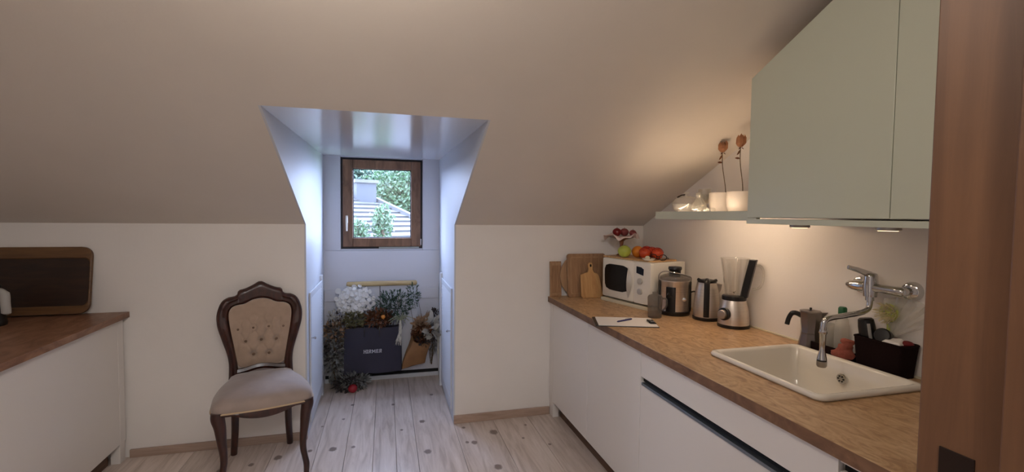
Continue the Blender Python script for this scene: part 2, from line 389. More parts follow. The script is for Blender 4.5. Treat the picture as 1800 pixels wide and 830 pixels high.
# back wall of the niche with the window opening
WX0, WX1, WZ0, WZ1 = -.372, .311, 1.144, 1.924
bw = MB()
bw.box(XLB-.03, WX0, YB, YB+.13, 1.13, 1.96); bw.box(WX1, XRB+.03, YB, YB+.13, 1.13, 1.96)
bw.box(WX0, WX1, YB, YB+.13, 1.13, WZ0); bw.box(WX0, WX1, YB, YB+.13, WZ1, 1.96)
bw.box(XLB-.03, XRB+.03, YB-.018, YB+.13, -.02, 1.13)
struct(bw.build('wall_niche_back', M['nicheback'], bevel=.004))
struct(MB().box(XLB+.004, XRB-.004, YB-.03, YB-.018, .70, .80).build('trim_1', M['nicheback'], bevel=.003))
# skirting strip of the niche with the dark gap above it
struct(MB().box(XLB+.006, XRB-.006, YB-.035, YB-.019, 0, .035).build('baseboard_niche', M['radiator'], bevel=.003))
struct(MB().box(XLB+.006, XRB-.006, YB-.022, YB-.0185, .035, .062).build('trim_2', M['dark']))

# ---- right wall, left wall, door wall, hall behind the door
struct(MB().box(XW, XW+.1, -1.7, YK+.02, -.02, 3.0).build('wall_right', M['wall']))
struct(MB().box(XLW-.1, XLW, -1.7, YK+.02, -.02, 3.0).build('wall_left', M['wall']))
JX = .62; JL = -.85
fw_ = MB().box(JX+.035, XW+.02, YF0, YF1-.004, -.02, 2.9); fw_.box(XLW-.02, JL-.035, YF0, YF1-.004, -.02, 2.9); fw_.box(JL-.035, JX+.035, YF0, YF1-.004, 2.1, 2.9)
struct(fw_.build('wall_front', M['wall']))
struct(MB().box(XLW-.1, XW+.1, -1.7, -1.6, -.02, 2.9).build('wall_hall', M['wall']))
struct(MB().box(XLW-.1, XW+.1, -1.7, YF0+.02, 2.62, 2.75).build('ceiling_hall', M['ceil']))
# door frame (no leaf in view)
df = bpy.data.objects.new('door_1', None); C.objects.link(df); struct(df)
jb = MB().box(JX, JX+.036, .325, YF1, 0, 2.10); jb.box(JX-.014, JX+.036, YF0-.005, .325, 0, 2.10)
jb.build('jamb', M['door_wood'], df, bevel=.002)
MB().box(JL-.036, JL, YF0-.005, YF1, 0, 2.10).build('jamb', M['door_wood'], df, bevel=.002)
MB().box(JL-.036, JX+.036, YF0-.005, YF1, 2.10, 2.135).build('head', M['door_wood'], df, bevel=.002)
MB().box(JX+.036, JX+.10, YF1-.004, YF1+.012, 0, 2.2).build('architrave', M['door_wood'], df, bevel=.002)
MB().box(JX-.0016, JX+.002, .352, .386, 1.03, 1.188).build('strike_plate', M['strike'], df, bevel=.0006)
# baseboards
struct(MB().box(-1.455, XL, YK-.018, YK-.0005, 0, .048).build('baseboard_left', M['baseboard'], bevel=.0025))
struct(MB().box(XR, 1.15, YK-.018, YK-.0005, 0, .055).build('baseboard_right', M['baseboard'], bevel=.0025))
# bead between worktop and wall
struct(MB().box(XW-.011, XW-.0005, .45, YK-.01, ZC, ZC+.008).build('trim_3', M['cream'], bevel=.002))

# ---- louvre doors in the sides of the niche
def louvre(name, x, s, y0, y1, label):
    t = struct(bpy.data.objects.new(name, None)); C.objects.link(t); t.location = (x, 0, 0)
    z0, z1 = .06, .925; fr = .04
    f = MB(); X = lambda a: s*a
    for (a, b, c_, d) in ((y0, y0+fr, z0, z1), (y1-fr, y1, z0, z1)): f.box(0, X(.010), a, b, c_, d)
    for (c_, d) in ((z0, z0+.07), (z1-fr, z1)): f.box(0, X(.010), y0+fr, y1-fr, c_, d)
    f.build('frame', M['niche_side'], t, bevel=.002)
    MB().box(0, X(.002), y0+fr, y1-fr, z0+.07, z1-fr).build('back_panel', M['niche'], t)
    me = None; z = z0+.078
    while z < z1-fr-.012:
        if me is None:
            poly = [(X(.003), .021), (X(.009), -.001), (X(.0105), .0), (X(.0055), .021)]
            o = MB().prism(poly, y0+fr, y1-fr, 'y').build('slat', M['niche_side'], t); o.location = (0, 0, z); me = o
        else: copy_of(me, t, (0, 0, z))
        z += .022
    MB().lathe([(.004, 0), (.004, .014), (.009, .018), (.010, .024), (.006, .029)], 12, (X(.010), y0+.02, .62), Matrix.Rotation(R(90*s), 3, 'Y')).build('knob', M['chrome'], t, smooth=True)
    if label: t['label'] = label
xa = lambda xf, xb, y: xf+(xb-xf)*(y-YK)/(YB-YK)
louvre('door_2', xa(XL, XLB, 3.4)+.003, 1, 3.30, 3.89, None)
louvre('door_3', xa(XR, XRB, 3.4)-.001, -1, 3.29, 3.88, None)
struct(MB().box(XLB-.002, XLB+.024, 3.93, 3.965, 0, .96).build('trim_4', M['niche'], bevel=.003))
struct(MB().box(XRB-.024, XRB+.002, 3.93, 3.965, 0, .96).build('trim_5', M['niche'], bevel=.003))

# ---- window
wn = struct(bpy.data.objects.new('window_1', None)); C.objects.link(wn); wn.location = (-.0305, YB, 1.534)
hx, hz = (WX1-WX0)/2, (WZ1-WZ0)/2
def rframe(ax, az, bx, bz, y0, y1, mb=None):
    mb = mb or MB()
    mb.box(-ax, -bx, y0, y1, -az, az); mb.box(bx, ax, y0, y1, -az, az); mb.box(-bx, bx, y0, y1, bz, az); mb.box(-bx, bx, y0, y1, -az, -bz); return mb
rframe(hx-.0005, hz-.0005, hx-.020, hz-.022, .006, .09).build('frame', M['windark'], wn, bevel=.002)
sash = rframe(hx-.016, hz-.018, .243, .296, -.012, .055)
so = sash.build('sash', M['winwood'], wn, bevel=.006, seg=3)
rframe(.2445, .2975, .236, .289, .0, .01).build('glazing_bead', M['windark'], so, bevel=.002)
MB().box(-.241, .241, .024, .028, -.294, .294).build('pane', M['pane'], so)
hd = MB().box(-.300, -.282, -.020, -.010, -.165, -.105)
hd.tube([(-.291, -.018, -.125), (-.291, -.045, -.125)], .008, 10); hd.tube([(-.291, -.045, -.118), (-.291, -.048, -.15), (-.291, -.046, -.235)], [.009, .009, .007], 10)
hd.build('handle', M['ceramic'], so, smooth=True)
MB().tube([(hx-.012, -.006, -hz+.03), (hx-.012, -.006, -hz+.085)], .006, 10).build('hinge', M['chrome'], wn, smooth=True)
MB().tube([(hx-.012, -.006, hz-.085), (hx-.012, -.006, hz-.03)], .006, 10).build('hinge', M['blackrubber'], wn, smooth=True)
MB().box(-.03, hx-.03, -.004, .01, -hz+.002, -hz+.016).build('weather_strip', M['aluprof'], wn)

# ------------------------------------------------------------------ right kitchen run
XD = 1.150   # plane of the door fronts
def carcass(t, y0, y1, open_top=True):
    m = MB(); th = .016
    m.box(XD+.022, 1.885, y0, y0+th, .1, .822); m.box(XD+.022, 1.885, y1-th, y1, .1, .822)
    m.box(XD+.022, 1.885, y0+th, y1-th, .1, .1+th); m.box(1.870, 1.885, y0+th, y1-th, .1+th, .822)
    m.build('carcass', M['carc'], t)
    MB().box(XD+.062, XD+.08, y0, y1, 0, .1).build('plinth', M['plinth'], t)
def front(t, y0, y1, z0, z1, name='door'):
    return MB().box(XD, XD+.02, y0+.0016, y1-.0016, z0, z1).build(name, M['white_lac'], t, bevel=.0015)
u1 = thing('base_cabinet', 'white base cabinet with two plain doors beside the knee wall', 'cabinet')
carcass(u1, 1.938, 3.12); front(u1, 1.938, 2.53, .115, .822); front(u1, 2.53, 3.12, .115, .822)
MB().box(XD+.004, XD+.05, 3.121, 3.192, 0, .822).build('end_post', M['white_lac'], u1, bevel=.002)
MB().box(XD, XD+.02, 3.1215, 3.190, .115, .822).build('filler_panel', M['white_lac'], u1, bevel=.0015)
def drawer_unit(y0, y1, label, zgap=.69):
    t = thing('base_cabinet', label, 'cabinet'); carcass(t, y0, y1)
    d1 = front(t, y0, y1, zgap+.012, .822, 'drawer'); d2 = front(t, y0, y1, .115, zgap-.012, 'drawer')
    MB().box(XD+.016, XD+.021, y0+.002, y1-.002, zgap-.013, zgap+.013).build('handle_recess', M['dark'], t)
    p = MB(); p.box(XD-.006, XD+.016, y0+.05, y1-.02, zgap-.013, zgap-.010); p.box(XD-.007, XD-.003, y0+.05, y1-.02, zgap-.022, zgap-.010)
    p.build('handle', M['aluprof'], d2, bevel=.001)
    return t
drawer_unit(.942, 1.936, 'white drawer cabinet with long aluminium grip under the sink')
drawer_unit(.452, .940, 'white drawer cabinet between the sink cabinet and the door frame', .80)
wt = slab([1.132, 1.350, 1.765, XW-.001], [.452, 1.182, 1.672, YK-.001], [(1, 1)], lambda x, y: ZC-.040, .040).build('worktop', M['worktop'], bevel=.002)
tag(wt, 'brown wood-grain kitchen worktop with white sink let into it', 'worktop')

MB().box(1.1312, 1.1321, .453, YK-.002, ZC-.0385, ZC-.0015).build('edge_shade', M['worktop_shade'], wt)  # thin darker strip that paints the shade on the worktop's front edge

# ---- sink
sk = thing('sink', 'white ceramic sink with rolled rim let into worktop', 'sink', (1.5575, 1.427, ZC))
def ring(x, y, r, z): return [(a, b, z) for a, b in rrect(-x, x, -y, y, r, 6)]
A_, B_ = .2325, .2725
MB().loft([ring(A_-.012, B_-.012, .03, .0), ring(A_-.003, B_-.003, .032, .002), ring(A_, B_, .034, .010), ring(A_-.004, B_-.004, .034, .018), ring(A_-.013, B_-.013, .03, .021),
           ring(A_-.022, B_-.022, .03, .018), ring(A_-.03, B_-.03, .03, .008), ring(A_-.036, B_-.036, .035, -.06), ring(A_-.045, B_-.045, .045, -.150),
           ring(A_-.06, B_-.06, .05, -.168), ring(A_-.12, B_-.12, .05, -.172), ring(.02, .02, .015, -.175)], True, False, True).build('basin', M['ceramic'], sk, smooth=True, angle=60)
ov = MB().lathe([(.0, .006), (.010, .006), (.019, .005), (.021, .002), (.021, 0)], 20, (A_-.040, .01, -.052), Matrix.Rotation(R(-90), 3, 'Y')).build('overflow', M['chrome'], sk, smooth=True)
hol = MB()
for k in range(6): hol.lathe([(.003, 0), (.003, .001)], 8, (A_-.0468, .01+.011*math.cos(k*1.047), -.052+.011*math.sin(k*1.047)), Matrix.Rotation(R(-90), 3, 'Y'))
hol.build('holes', M['dark'], ov)
MB().lathe([(.045, -.174), (.045, -.170), (.035, -.1685), (.012, -.1685), (.0, -.166)], 24).build('drain', M['chrome'], sk, smooth=True)

# ---- tap
tp = thing('wall_tap', 'chrome wall-mounted mixer tap with long swivel spout over sink', 'tap', (1.83, 1.402, 1.182))
for y, z in ((-.115, 0), (.075, 0)):
    m = MB(); m.lathe([(.036, XW-1.83-.0005), (.036, .052), (.031, .040), (.020, .034)], 24, (0, y, z), Matrix.Rotation(R(90), 3, 'Y'))
    m.tube([(.036, y, z), (0.0, y, z)], .016, 14)
    m.build('flange', M['chrome'], tp, smooth=True)
m = MB(); m.tube([(0, -.128, 0), (0, -.120, 0), (0, -.09, 0), (0, -.02, 0), (0, .0, 0), (0, .06, 0), (0, .085, 0), (0, .098, 0)], [.012, .018, .0175, .0175, .022, .022, .017, .008], 18)
m.tube([(0, 0, -.036), (0, 0, 0), (0, 0, .03)], [.023, .026, .025], 18)
m.build('body', M['chrome'], tp, smooth=True, angle=50)
m = MB(); m.lathe([(.024, .03), (.0245, .044), (.021, .054), (.010, .058)], 18)
m.tube([(0, 0, .048), (-.03, -.004, .057), (-.08, -.012, .071), (-.14, -.02, .084)], [.014, .012, .010, .008], 12, .45)
m.build('lever', M['chrome'], tp, smooth=True, angle=60)
sp = catmull([(0, .0, -.036), (0, 0, -.066), (-.012, -.001, -.088), (-.06, -.006, -.098), (-.14, -.008, -.105), (-.205, -.008, -.111), (-.228, -.007, -.125), (-.232, -.0065, -.16)], 5)
m = MB(); m.tube(sp, .0105, 14); m.tube([(0, 0, -.052), (0, 0, -.036)], .015, 14)
m.build('spout', M['chrome'], tp, smooth=True, angle=60)
m = MB(); m.tube([(-.232, -.0065, -.155), (-.232, -.0065, -.165), (-.232, -.0065, -.172), (-.232, -.0065, -.23), (-.232, -.0065, -.262), (-.232, -.0065, -.268)], [.012, .0145, .011, .0095, .016, .017], 16)
sh = m.build('spray_hose', M['chrome'], tp, smooth=True, angle=50)
MB().tube([(-.232, -.0065, -.268), (-.232, -.0065, -.274)], .0165, 16).build('gasket', M['blackrubber'], sh, smooth=True)
MB().tube([(-.232, -.0065, -.274), (-.232, -.0065, -.291), (-.232, -.0065, -.297)], [.0175, .0175, .014], 16).build('aerator', M['alu'], sh, smooth=True)

# ---- upper cabinet
XC = 1.450     # front plane of the wall cabinet
XS = 1.5096    # front plane of the shelf
uc = thing('wall_cabinet', 'pale sage wall cabinet with slanted top under the sloping ceiling', 'cabinet')
zt = lambda y: 2.018 + T*(1.635-y)
MB().prism([(1.6325, 1.448), (.456, 1.448), (.456, zt(.456)-.004), (1.6325, zt(1.6325)-.004)], XC+.021, 1.886, 'x').build('carcass', M['carc'], uc)
d1 = MB().prism([(1.635, 1.450), (1.0638, 1.450), (1.0638, zt(1.0638)), (1.635, zt(1.635))], XC, XC+.019, 'x').build('door', M['sage'], uc, bevel=.0015)
d2 = MB().prism([(1.0618, 1.450), (.458, 1.450), (.458, zt(.458)), (1.0618, zt(1.0618))], XC, XC+.019, 'x').build('door', M['sage'], uc, bevel=.0015)
MB().box(XC+.004, 1.886, .456, 1.6445, 1.424, 1.4445).build('bottom_board', M['sage'], uc, bevel=.001)
for i, y in enumerate((1.446, 1.119)):
    t = thing('puck_light', ('small round lamp under the wall cabinet near the glass shelf', 'small round lamp under the wall cabinet above the tap')[i], 'lamp', (1.523, y, 1.424))
    MB().lathe([(.034, 0), (.034, -.009), (.030, -.011)], 24).build('housing', M['alu'], t, smooth=True)
    MB().lathe([(.027, -.0105), (.026, -.0125)], 24).build('diffuser', M['lampglass'], t, smooth=True)
    L = bpy.data.lights.new('puck', 'SPOT'); L.energy = LED*(.55, .22)[i]; L.color = WARM; L.spot_size = R(150); L.spot_blend = .8; L.shadow_soft_size = .03
    lo = bpy.data.objects.new('bulb', L); C.objects.link(lo); lo.parent = t; lo.location = (0, 0, -.03)

# ---- open shelf with a glass deck, lit from inside
sf = thing('wall_shelf', 'pale wall shelf with a lit glass deck beside the wall cabinet', 'shelf')
MB().box(XS, XS+.018, 1.650, 2.42, 1.436, 1.4775).build('fascia', M['sage'], sf, bevel=.001)
MB().box(XS+.018, XW-.001, 2.402, 2.42, 1.436, 1.456).build('end_board', M['sage'], sf, bevel=.001)
MB().box(XS+.018, XW-.001, 1.650, 2.402, 1.469, 1.4755).build('deck', glass('shelf_glass', (.97, .97, .95), 1.45, .05, .08), sf)
tl = thing('light_tube', 'warm light tube under the glass deck of the wall shelf', 'lamp', (XS+.034, 1.94, 1.4615))
MB().tube([(0, -.19, 0), (0, .36, 0)], .006, 12).build('tube', M['ledtube'], tl, smooth=True)
for y in (-.2, .37): MB().tube([(0, y-.011, 0), (0, y+.011, 0)], .007, 12).build('cap', M['alu'], tl, smooth=True)


# ---- unseen fill lamps in room and hall, added to brighten the room
def pendant(label, loc, drop, power, col, r=.13):
    t = thing('fill_lamp', label, 'lamp', loc)
    MB().lathe([(.05, 0), (.05, -.02), (.01, -.03)], 24).build('canopy', M['carc'], t, smooth=True)
    MB().tube([(0, 0, -.02), (0, 0, -drop+r)], .003, 8).build('cord', M['blackrubber'], t, smooth=True)
    MB().sphere((0, 0, -drop), r, 32, 20).build('globe', M['lampglobe'], t, smooth=True)
    L = bpy.data.lights.new('bulb', 'POINT'); L.shadow_soft_size = r*1.02; L.energy = power; L.color = col
    lo = bpy.data.objects.new('bulb', L); C.objects.link(lo); lo.parent = t; lo.location = (0, 0, -drop)
pendant('unseen pendant globe added under the sloping ceiling as room fill light', (-.15, .90, roof(.90)), .30, FILL_ROOM, ROOMC)
pendant('unseen pendant globe added in the hall behind the doorway as fill light', (0.1, -.7, 2.62), .35, FILL_HALL, HALLC)

# ------------------------------------------------------------------ left kitchen run
LC = thing('base_cabinet', 'white base cabinet beside the tufted chair with plain doors', 'cabinet', (-1.47, 3.19, 0), R(1.6))
m = MB(); m.box(-.62, -.022, -2.2, -.075, .1, .832); m.build('carcass', M['carc'], LC)
for ya, yb in ((-1.55, -.075), (-2.2, -1.55)): MB().box(-.02, 0, ya+.0016, yb-.0016, .115, .832).build('door', M['white_lac'], LC, bevel=.0015)
MB().box(-.02, 0, -.0735, -.014, .115, .832).build('filler_panel', M['white_lac'], LC, bevel=.0015)
MB().box(-.05, -.004, -.0735, -.016, 0, .832).build('end_post', M['white_lac'], LC, bevel=.002)
MB().box(-.08, -.062, -2.2, -.075, 0, .1).build('plinth', M['plinth'], LC)
lw = MB().box(-.62, .02, -2.2, -.003, ZC-.032, ZC).build('worktop', M['worktop_dark'], bevel=.002)
lw.location = (-1.462, 3.194, 0); lw.rotation_euler = (0, 0, R(1.6))
tag(lw, 'dark brown worktop on the cabinet run beside the chair', 'worktop')
# big dark tray leaning on the knee wall
tr = thing('serving_tray', 'dark wooden tray with paler rim leaning on the knee wall', 'tray', (-1.835, 3.120, ZC+.012)); tr.rotation_euler = (R(-8), 0, 0)
hw, hh = .232, .372
def rr3(x0, x1, z0, z1, r, y, n=6): return [(a, y, b) for a, b in rrect(x0, x1, z0, z1, r, n)]
MB().loft([rr3(-hw, hw, 0, hh, .05, .018), rr3(-hw, hw, 0, hh, .05, .0), rr3(-hw+.012, hw-.004, .040, hh-.060, .03, -.003), rr3(-hw+.02, hw-.012, .046, hh-.066, .03, .004)], True, True, True).build('rim', M['tray_rim'], tr, smooth=True)
MB().prism(rrect(-hw+.018, hw-.010, .044, hh-.064, .03), .002, .010, 'y').build('base', M['tray'], tr)
# black kettle at the very edge, white handle
kt = thing('electric_kettle', 'black electric kettle with white handle in front of the dark tray', 'kettle', (-1.940, 2.93, ZC))
MB().lathe([(.078, 0), (.08, .015), (.078, .02), (.076, .05), (.068, .16), (.060, .20), (.04, .212), (.012, .216), (.012, .228), (.0, .23)], 28).build('body', M['black'], kt, smooth=True)
MB().tube(catmull([(.050, -.02, .185), (.085, -.030, .180), (.104, -.032, .165), (.106, -.032, .12), (.108, -.032, .075), (.106, -.032, .062)], 4), [.014]*8+[.019]*10+[.015, .012, .006], 12).build('handle', M['mgrey'], kt, smooth=True)
MB().tube([(-.055, 0, .17), (-.09, 0, .19)], [.02, .012], 10).build('spout', M['black'], kt, smooth=True)

# ------------------------------------------------------------------ tufted chair
ch = thing('side_chair', 'carved dark wooden chair with tufted beige back against the wall', 'chair', (-.67, 2.87, 0), R(14.4))
half_out = [(0, 1.031), (.04, 1.010), (.082, .990), (.112, .983), (.121, .970), (.124, .956), (.140, .947), (.172, .942), (.206, .915), (.228, .850), (.226, .780), (.203, .695), (.179, .613), (.170, .549), (.172, .470)]
half_in = [(0, .931), (.043, .924), (.085, .903), (.130, .896), (.158, .876), (.168, .835), (.158, .745), (.141, .645), (.126, .550), (.113, .530), (.078, .520), (.03, .524), (0, .526)]
oc = catmull([(-x, z, 0) for x, z in half_out[::-1]] + [(x, z, 0) for x, z in half_out[1:]], 5)
def lean(z): return .235 + max(0, z-.45)*.085      # the back leans away from the seat
# frame: band between outer and inner outlines, plus the lower rail
def resample(pts, n):
    d = [0]
    for a, b in zip(pts[:-1], pts[1:]): d.append(d[-1]+(b-a).length)
    out = []; k = 0
    for i in range(n):
        t = d[-1]*i/(n-1)
        while k < len(d)-2 and d[k+1] < t: k += 1
        s_ = (t-d[k])/max(1e-9, d[k+1]-d[k]); out.append(pts[k].lerp(pts[k+1], max(0, min(1, s_))))
    return out
N = 90
inner_pts = [(-x, z, 0) for x, z in half_in[::-1] if z >= .549 or x > .12] + [(x, z, 0) for x, z in half_in[1:] if z >= .549 or x > .12]
inner_pts = [(-.120, .470, 0)] + inner_pts + [(.120, .470, 0)]
O_ = resample(oc, N)
I_ = []
ic = resample(catmull(inner_pts, 5), 400)
for i, p in enumerate(O_):     # nearest by arc fraction around the curve
    I_.append(ic[round(i/(N-1)*399)])
rings = []
for p, q in zip(O_, I_):
    rg = []
    for (s_, dy) in ((0, .012), (.0, -.006), (.10, -.016), (.35, -.021), (.55, -.013), (.8, -.018), (1, -.008), (1, .012)):
        x = p.x*(1-s_)+q.x*s_; z = p.y*(1-s_)+q.y*s_; rg.append((x, lean(z)+dy, z))
    rings.append(rg)
MB().loft(rings, True, True, True).build('back_frame', M['mahog'], ch, smooth=True, angle=50)
rl = []
for k in range(25):
    x = -.128+.256*k/24; zc_ = .512+.010*math.cos(x/.128*math.pi)
    rl.append([(x, lean(zc_)+dy, zc_+dz) for dy, dz in ((.010, -.015), (-.008, -.015), (-.016, 0), (-.010, .016), (.010, .016))])
MB().loft(rl).build('back_rail', M['mahog'], ch, smooth=True)
# carved crest: two scrolls and a shell
cr_ = MB()
for s_ in (-1, 1):
    cr_.tube(catmull([(s_*.115, lean(.97)-.018, .968), (s_*.07, lean(.97)-.022, .962), (s_*.035, lean(.98)-.024, .975), (s_*.02, lean(.99)-.022, .99)], 4), [.004]*13, 6)
for a in (-50, -25, 0, 25, 50):
    cr_.tube([(0, lean(.965)-.022, .962), (.034*math.sin(R(a)), lean(.99)-.019, .962+.042*math.cos(R(a)))], [.003, .006], 6)
tag(cr_.build('carving', M['mahog'], ch, smooth=True), kind='stuff')
# tufted pad
btn = [(-.083, .838), (0, .841), (.083, .838), (-.121, .754), (-.041, .757), (.041, .757), (.121, .752), (-.082, .680), (0, .682), (.082, .678), (-.041, .600), (.041, .598)]
icl = resample(catmull([(-x, z, 0) for x, z in half_in[::-1]] + [(x, z, 0) for x, z in half_in[1:-1]], 4, True), 150)
cen = Vector((0, .735, 0)); rings = []
for k in range(41):
    s_ = 1-(k/40)*.995; rg = []
    for p in icl:
        q = cen.lerp(p, s_); puff = .034*(1-s_**4)
        dmin = min(math.hypot(q.x-a, q.y-b) for a, b in btn)
        puff -= .024*math.exp(-(dmin/.015)**2)+.006*math.exp(-(dmin/.03)**2)
        # soft folds between neighbouring buttons
        for (a, b) in btn:
            dx, dz = q.x-a, q.y-b
            if abs(dx) < .044 and abs(dz) < .085:
                fold = min(abs(dx*.085-dz*.042), abs(dx*.085+dz*.042))/.095
                puff -= .006*math.exp(-(fold/.004)**2)*max(0, 1-math.hypot(dx, dz)/.07)
        rg.append((q.x, lean(q.y)+.006-puff, q.y))
    rings.append(rg)
pad = MB().loft(rings, True, False, True).build('back_pad', M['velvet'], ch, smooth=True, angle=80)
for a, b in btn: MB().sphere((a, lean(b)-.013, b), .0082, 10, 6, (1, .7, 1)).build('button', M['button'], pad, smooth=True)
MB().prism([(p.x*.995, p.y) for p in icl], .245, .262, 'y').build('back_panel', M['velvet'], ch)
bpn = ch.children[-1]; bpn.rotation_euler = (0, 0, 0)
for v in bpn.data.vertices: v.co.y += max(0, v.co.z-.45)*.085
# seat
def seat_out(s_, z):
    pts = [(-.222, -.235), (-.12, -.258), (0, -.266), (.12, -.258), (.222, -.235), (.238, -.14), (.222, .0), (.178, .15), (.150, .225), (0, .236), (-.150, .225), (-.178, .15), (-.222, 0), (-.238, -.14)]
    c = catmull([(x*s_, (y+.02)*s_-.02, 0) for x, y in pts], 5, True); return [(p.x, p.y, z) for p in c]
MB().loft([seat_out(.985, .436), seat_out(1.0, .444), seat_out(1.0, .462), seat_out(.985, .477), seat_out(.94, .492), seat_out(.82, .508), seat_out(.6, .521), seat_out(.3, .528), seat_out(.02, .530)], True, True, True).build('seat', M['velvet_seat'], ch, smooth=True, angle=60)
wl = [Vector(p) for p in seat_out(1.003, .441)]; wl.append(wl[0])
MB().tube(wl, .0045, 6).build('welt', M['piping'], ch, smooth=True)
# apron: front shaped, sides plain
ap = []
for k in range(31):
    x = -.2+.4*k/30; y = -.240-.014*(1-(x/.2)**2)
    zb = .398+.030*min(1, (abs(x)/.14)**2)
    ap.append([(x, y+.012, zb), (x, y-.010, zb), (x, y-.014, (zb+.445)/2), (x, y-.010, .442), (x, y+.012, .442)])
MB().loft(ap).build('apron', M['mahog'], ch, smooth=True)
for s_ in (-1, 1): MB().prism([(s_*.222, -.21), (s_*.236, -.14), (s_*.22, 0), (s_*.172, .16), (s_*.148, .215), (s_*.130, .20), (s_*.155, .15), (s_*.2, 0), (s_*.214, -.14), (s_*.204, -.21)], .405, .442, 'z').build('side_rail', M['mahog'], ch, bevel=.003)
# legs
fl_ = [(.205, -.225, .445, .028), (.206, -.228, .415, .028), (.197, -.232, .37, .024), (.190, -.238, .30, .0195), (.183, -.244, .24, .016), (.182, -.248, .19, .0145), (.190, -.252, .14, .0135), (.197, -.256, .10, .014), (.196, -.258, .05, .0125), (.199, -.262, .015, .016), (.199, -.262, 0, .014)]
for s_ in (-1, 1):
    p = catmull([(s_*a, b, c_) for a, b, c_, d in fl_], 4); r_ = []
    rr = [Vector((d, 0, 0)) for a, b, c_, d in fl_]; rr = [q.x*1.12 for q in catmull(rr, 4)]
    MB().tube(p, rr, 12).build('leg', M['mahog'], ch, smooth=True, angle=60)
for s_ in (-1, 1):
    p = catmull([(s_*.150, .235, .47), (s_*.148, .225, .42), (s_*.142, .215, .30), (s_*.143, .222, .16), (s_*.150, .246, .04), (s_*.152, .256, 0)], 4)
    MB().tube(p, [.023-.006*k/(len(p)-1) for k in range(len(p))], 10).build('leg', M['mahog'], ch, smooth=True, angle=60)

# ------------------------------------------------------------------ niche: radiator, bar, bags, dried flowers
rad = thing('radiator', 'flat white radiator under the dormer window behind the bags', 'radiator', (-.03, YB-.066, 0))
MB().box(-.30, .30, -.010, .035, .11, .82).build('panel', M['radiator'], rad, bevel=.006, seg=3)
MB().box(-.305, .305, -.014, .036, .815, .830).build('top_grille', M['radiator'], rad, bevel=.002)
MB().tube([(.135, -.03, .77), (.135, -.03, .66)], [.008, .008], 10).build('valve', M['ceramic'], rad, smooth=True)
bar = thing('wooden_bar', 'pale rounded wooden bar lying on top of the radiator', 'wood')
bar.location = (-.03, YB-.088, .830+.022)
MB().tube([(-.292, 0, 0), (-.284, 0, 0), (-.1, 0, .001), (.12, 0, 0), (.280, 0, 0), (.290, 0, 0)], [.012, .021, .0225, .021, .0215, .012], 14).build('pole', M['bar'], bar, smooth=True)
# navy bag hung from the radiator
bg_ = thing('gift_bag', 'navy paper carrier bag with white lettering hanging at the radiator', 'bag', (-.105, 4.065, .125))
fr_ = [(-.235, .006), (.228, .0), (.226, .372), (-.226, .376)]
bk = [(-.225, .01), (.22, .01), (.222, .374), (-.224, .378)]
v = [(x, -.05+.012*(z > .2), z) for x, z in fr_] + [(x, .09-.03*(z > .2), z) for x, z in bk] + [(x, -.044, z-.003) for x, z in fr_[2:]] + [(x, .056, z-.003) for x, z in bk[2:]]
g = MB(); nseg = 10
def bag_pt(u, vv, side):   # slightly wavy faces
    x = (-.232+.46*u); z = .374*vv + .004*math.sin(u*7)
    y = (-.05+.02*vv + .006*math.sin(u*9+vv*4)) if side == 0 else (.085-.04*vv)
    return (x*(1-.02*vv), y, z)
rings = []
for k in range(9):
    vv = k/8; rg = [bag_pt(i/nseg, vv, 0) for i in range(nseg+1)] + [(.236-.006*vv, .018, .374*vv)] + [bag_pt(1-i/nseg, vv, 1) for i in range(nseg+1)] + [(-.230+.006*vv, .018, .374*vv)]
    rings.append(rg)
for k in (6, 3):
    vv = k/8; rings.append([(x*.985, y*.93+.001, z) for x, y, z in rings[k]])
g.loft(rings, True, True, True); g.build('body', M['bagblue'], bg_, smooth=True, angle=40)
for x in (-.07, .05):
    MB().tube(catmull([(x, -.034, .30), (x, -.030, .372), (x+.002, .02, .45), (x+.004, .072, .60), (x+.004, .083, .708)], 4), .003, 6).build('strap', M['black'], bg_, smooth=True)
lt = MB(); cw, hh_, st = .0205, .030, .0052
def st_box(x0, x1, z0, z1): lt.box(x0, x1, -.0545, -.0520, z0, z1)
def diag(xa_, za, xb, zb, t_): lt.prism([(xa_, za), (xa_+t_, za), (xb+t_, zb), (xb, zb)], -.0545, -.0520, 'y')
def serif(x, z): st_box(x-.0022, x+st+.0022, z, z+.004)
xx = -.075; z0 = .168
for chx in 'HIRMER':
    if chx == 'H':
        for q in (0, .016): st_box(xx+q, xx+q+st, z0, z0+hh_); serif(xx+q, z0); serif(xx+q, z0+hh_-.004)
        st_box(xx+st, xx+.016, z0+.013, z0+.0175); xx += .0275
    elif chx == 'I': st_box(xx, xx+st, z0, z0+hh_); serif(xx, z0); serif(xx, z0+hh_-.004); xx += .0125
    elif chx == 'M':
        for q in (0, .022): st_box(xx+q, xx+q+st, z0, z0+hh_); serif(xx+q, z0)
        diag(xx, z0+hh_, xx+.0115, z0+.008, st); diag(xx+.022, z0+hh_, xx+.0105, z0+.008, st); xx += .0335
    else:
        st_box(xx, xx+st, z0, z0+hh_); serif(xx, z0); st_box(xx, xx+.018, z0+hh_-.0048, z0+hh_); st_box(xx, xx+.016, z0+.0125, z0+.017)
        if chx == 'R': st_box(xx+.0135, xx+.0135+st, z0+.015, z0+hh_-.002); diag(xx+.008, z0+.013, xx+.0145, z0, st)
        else: st_box(xx, xx+.0185, z0, z0+.0048); st_box(xx+.0145, xx+.0185, z0, z0+.009); st_box(xx+.014, xx+.018, z0+hh_-.009, z0+hh_)
        xx += .0255
lt.build('lettering', M['lettering'], bg_)
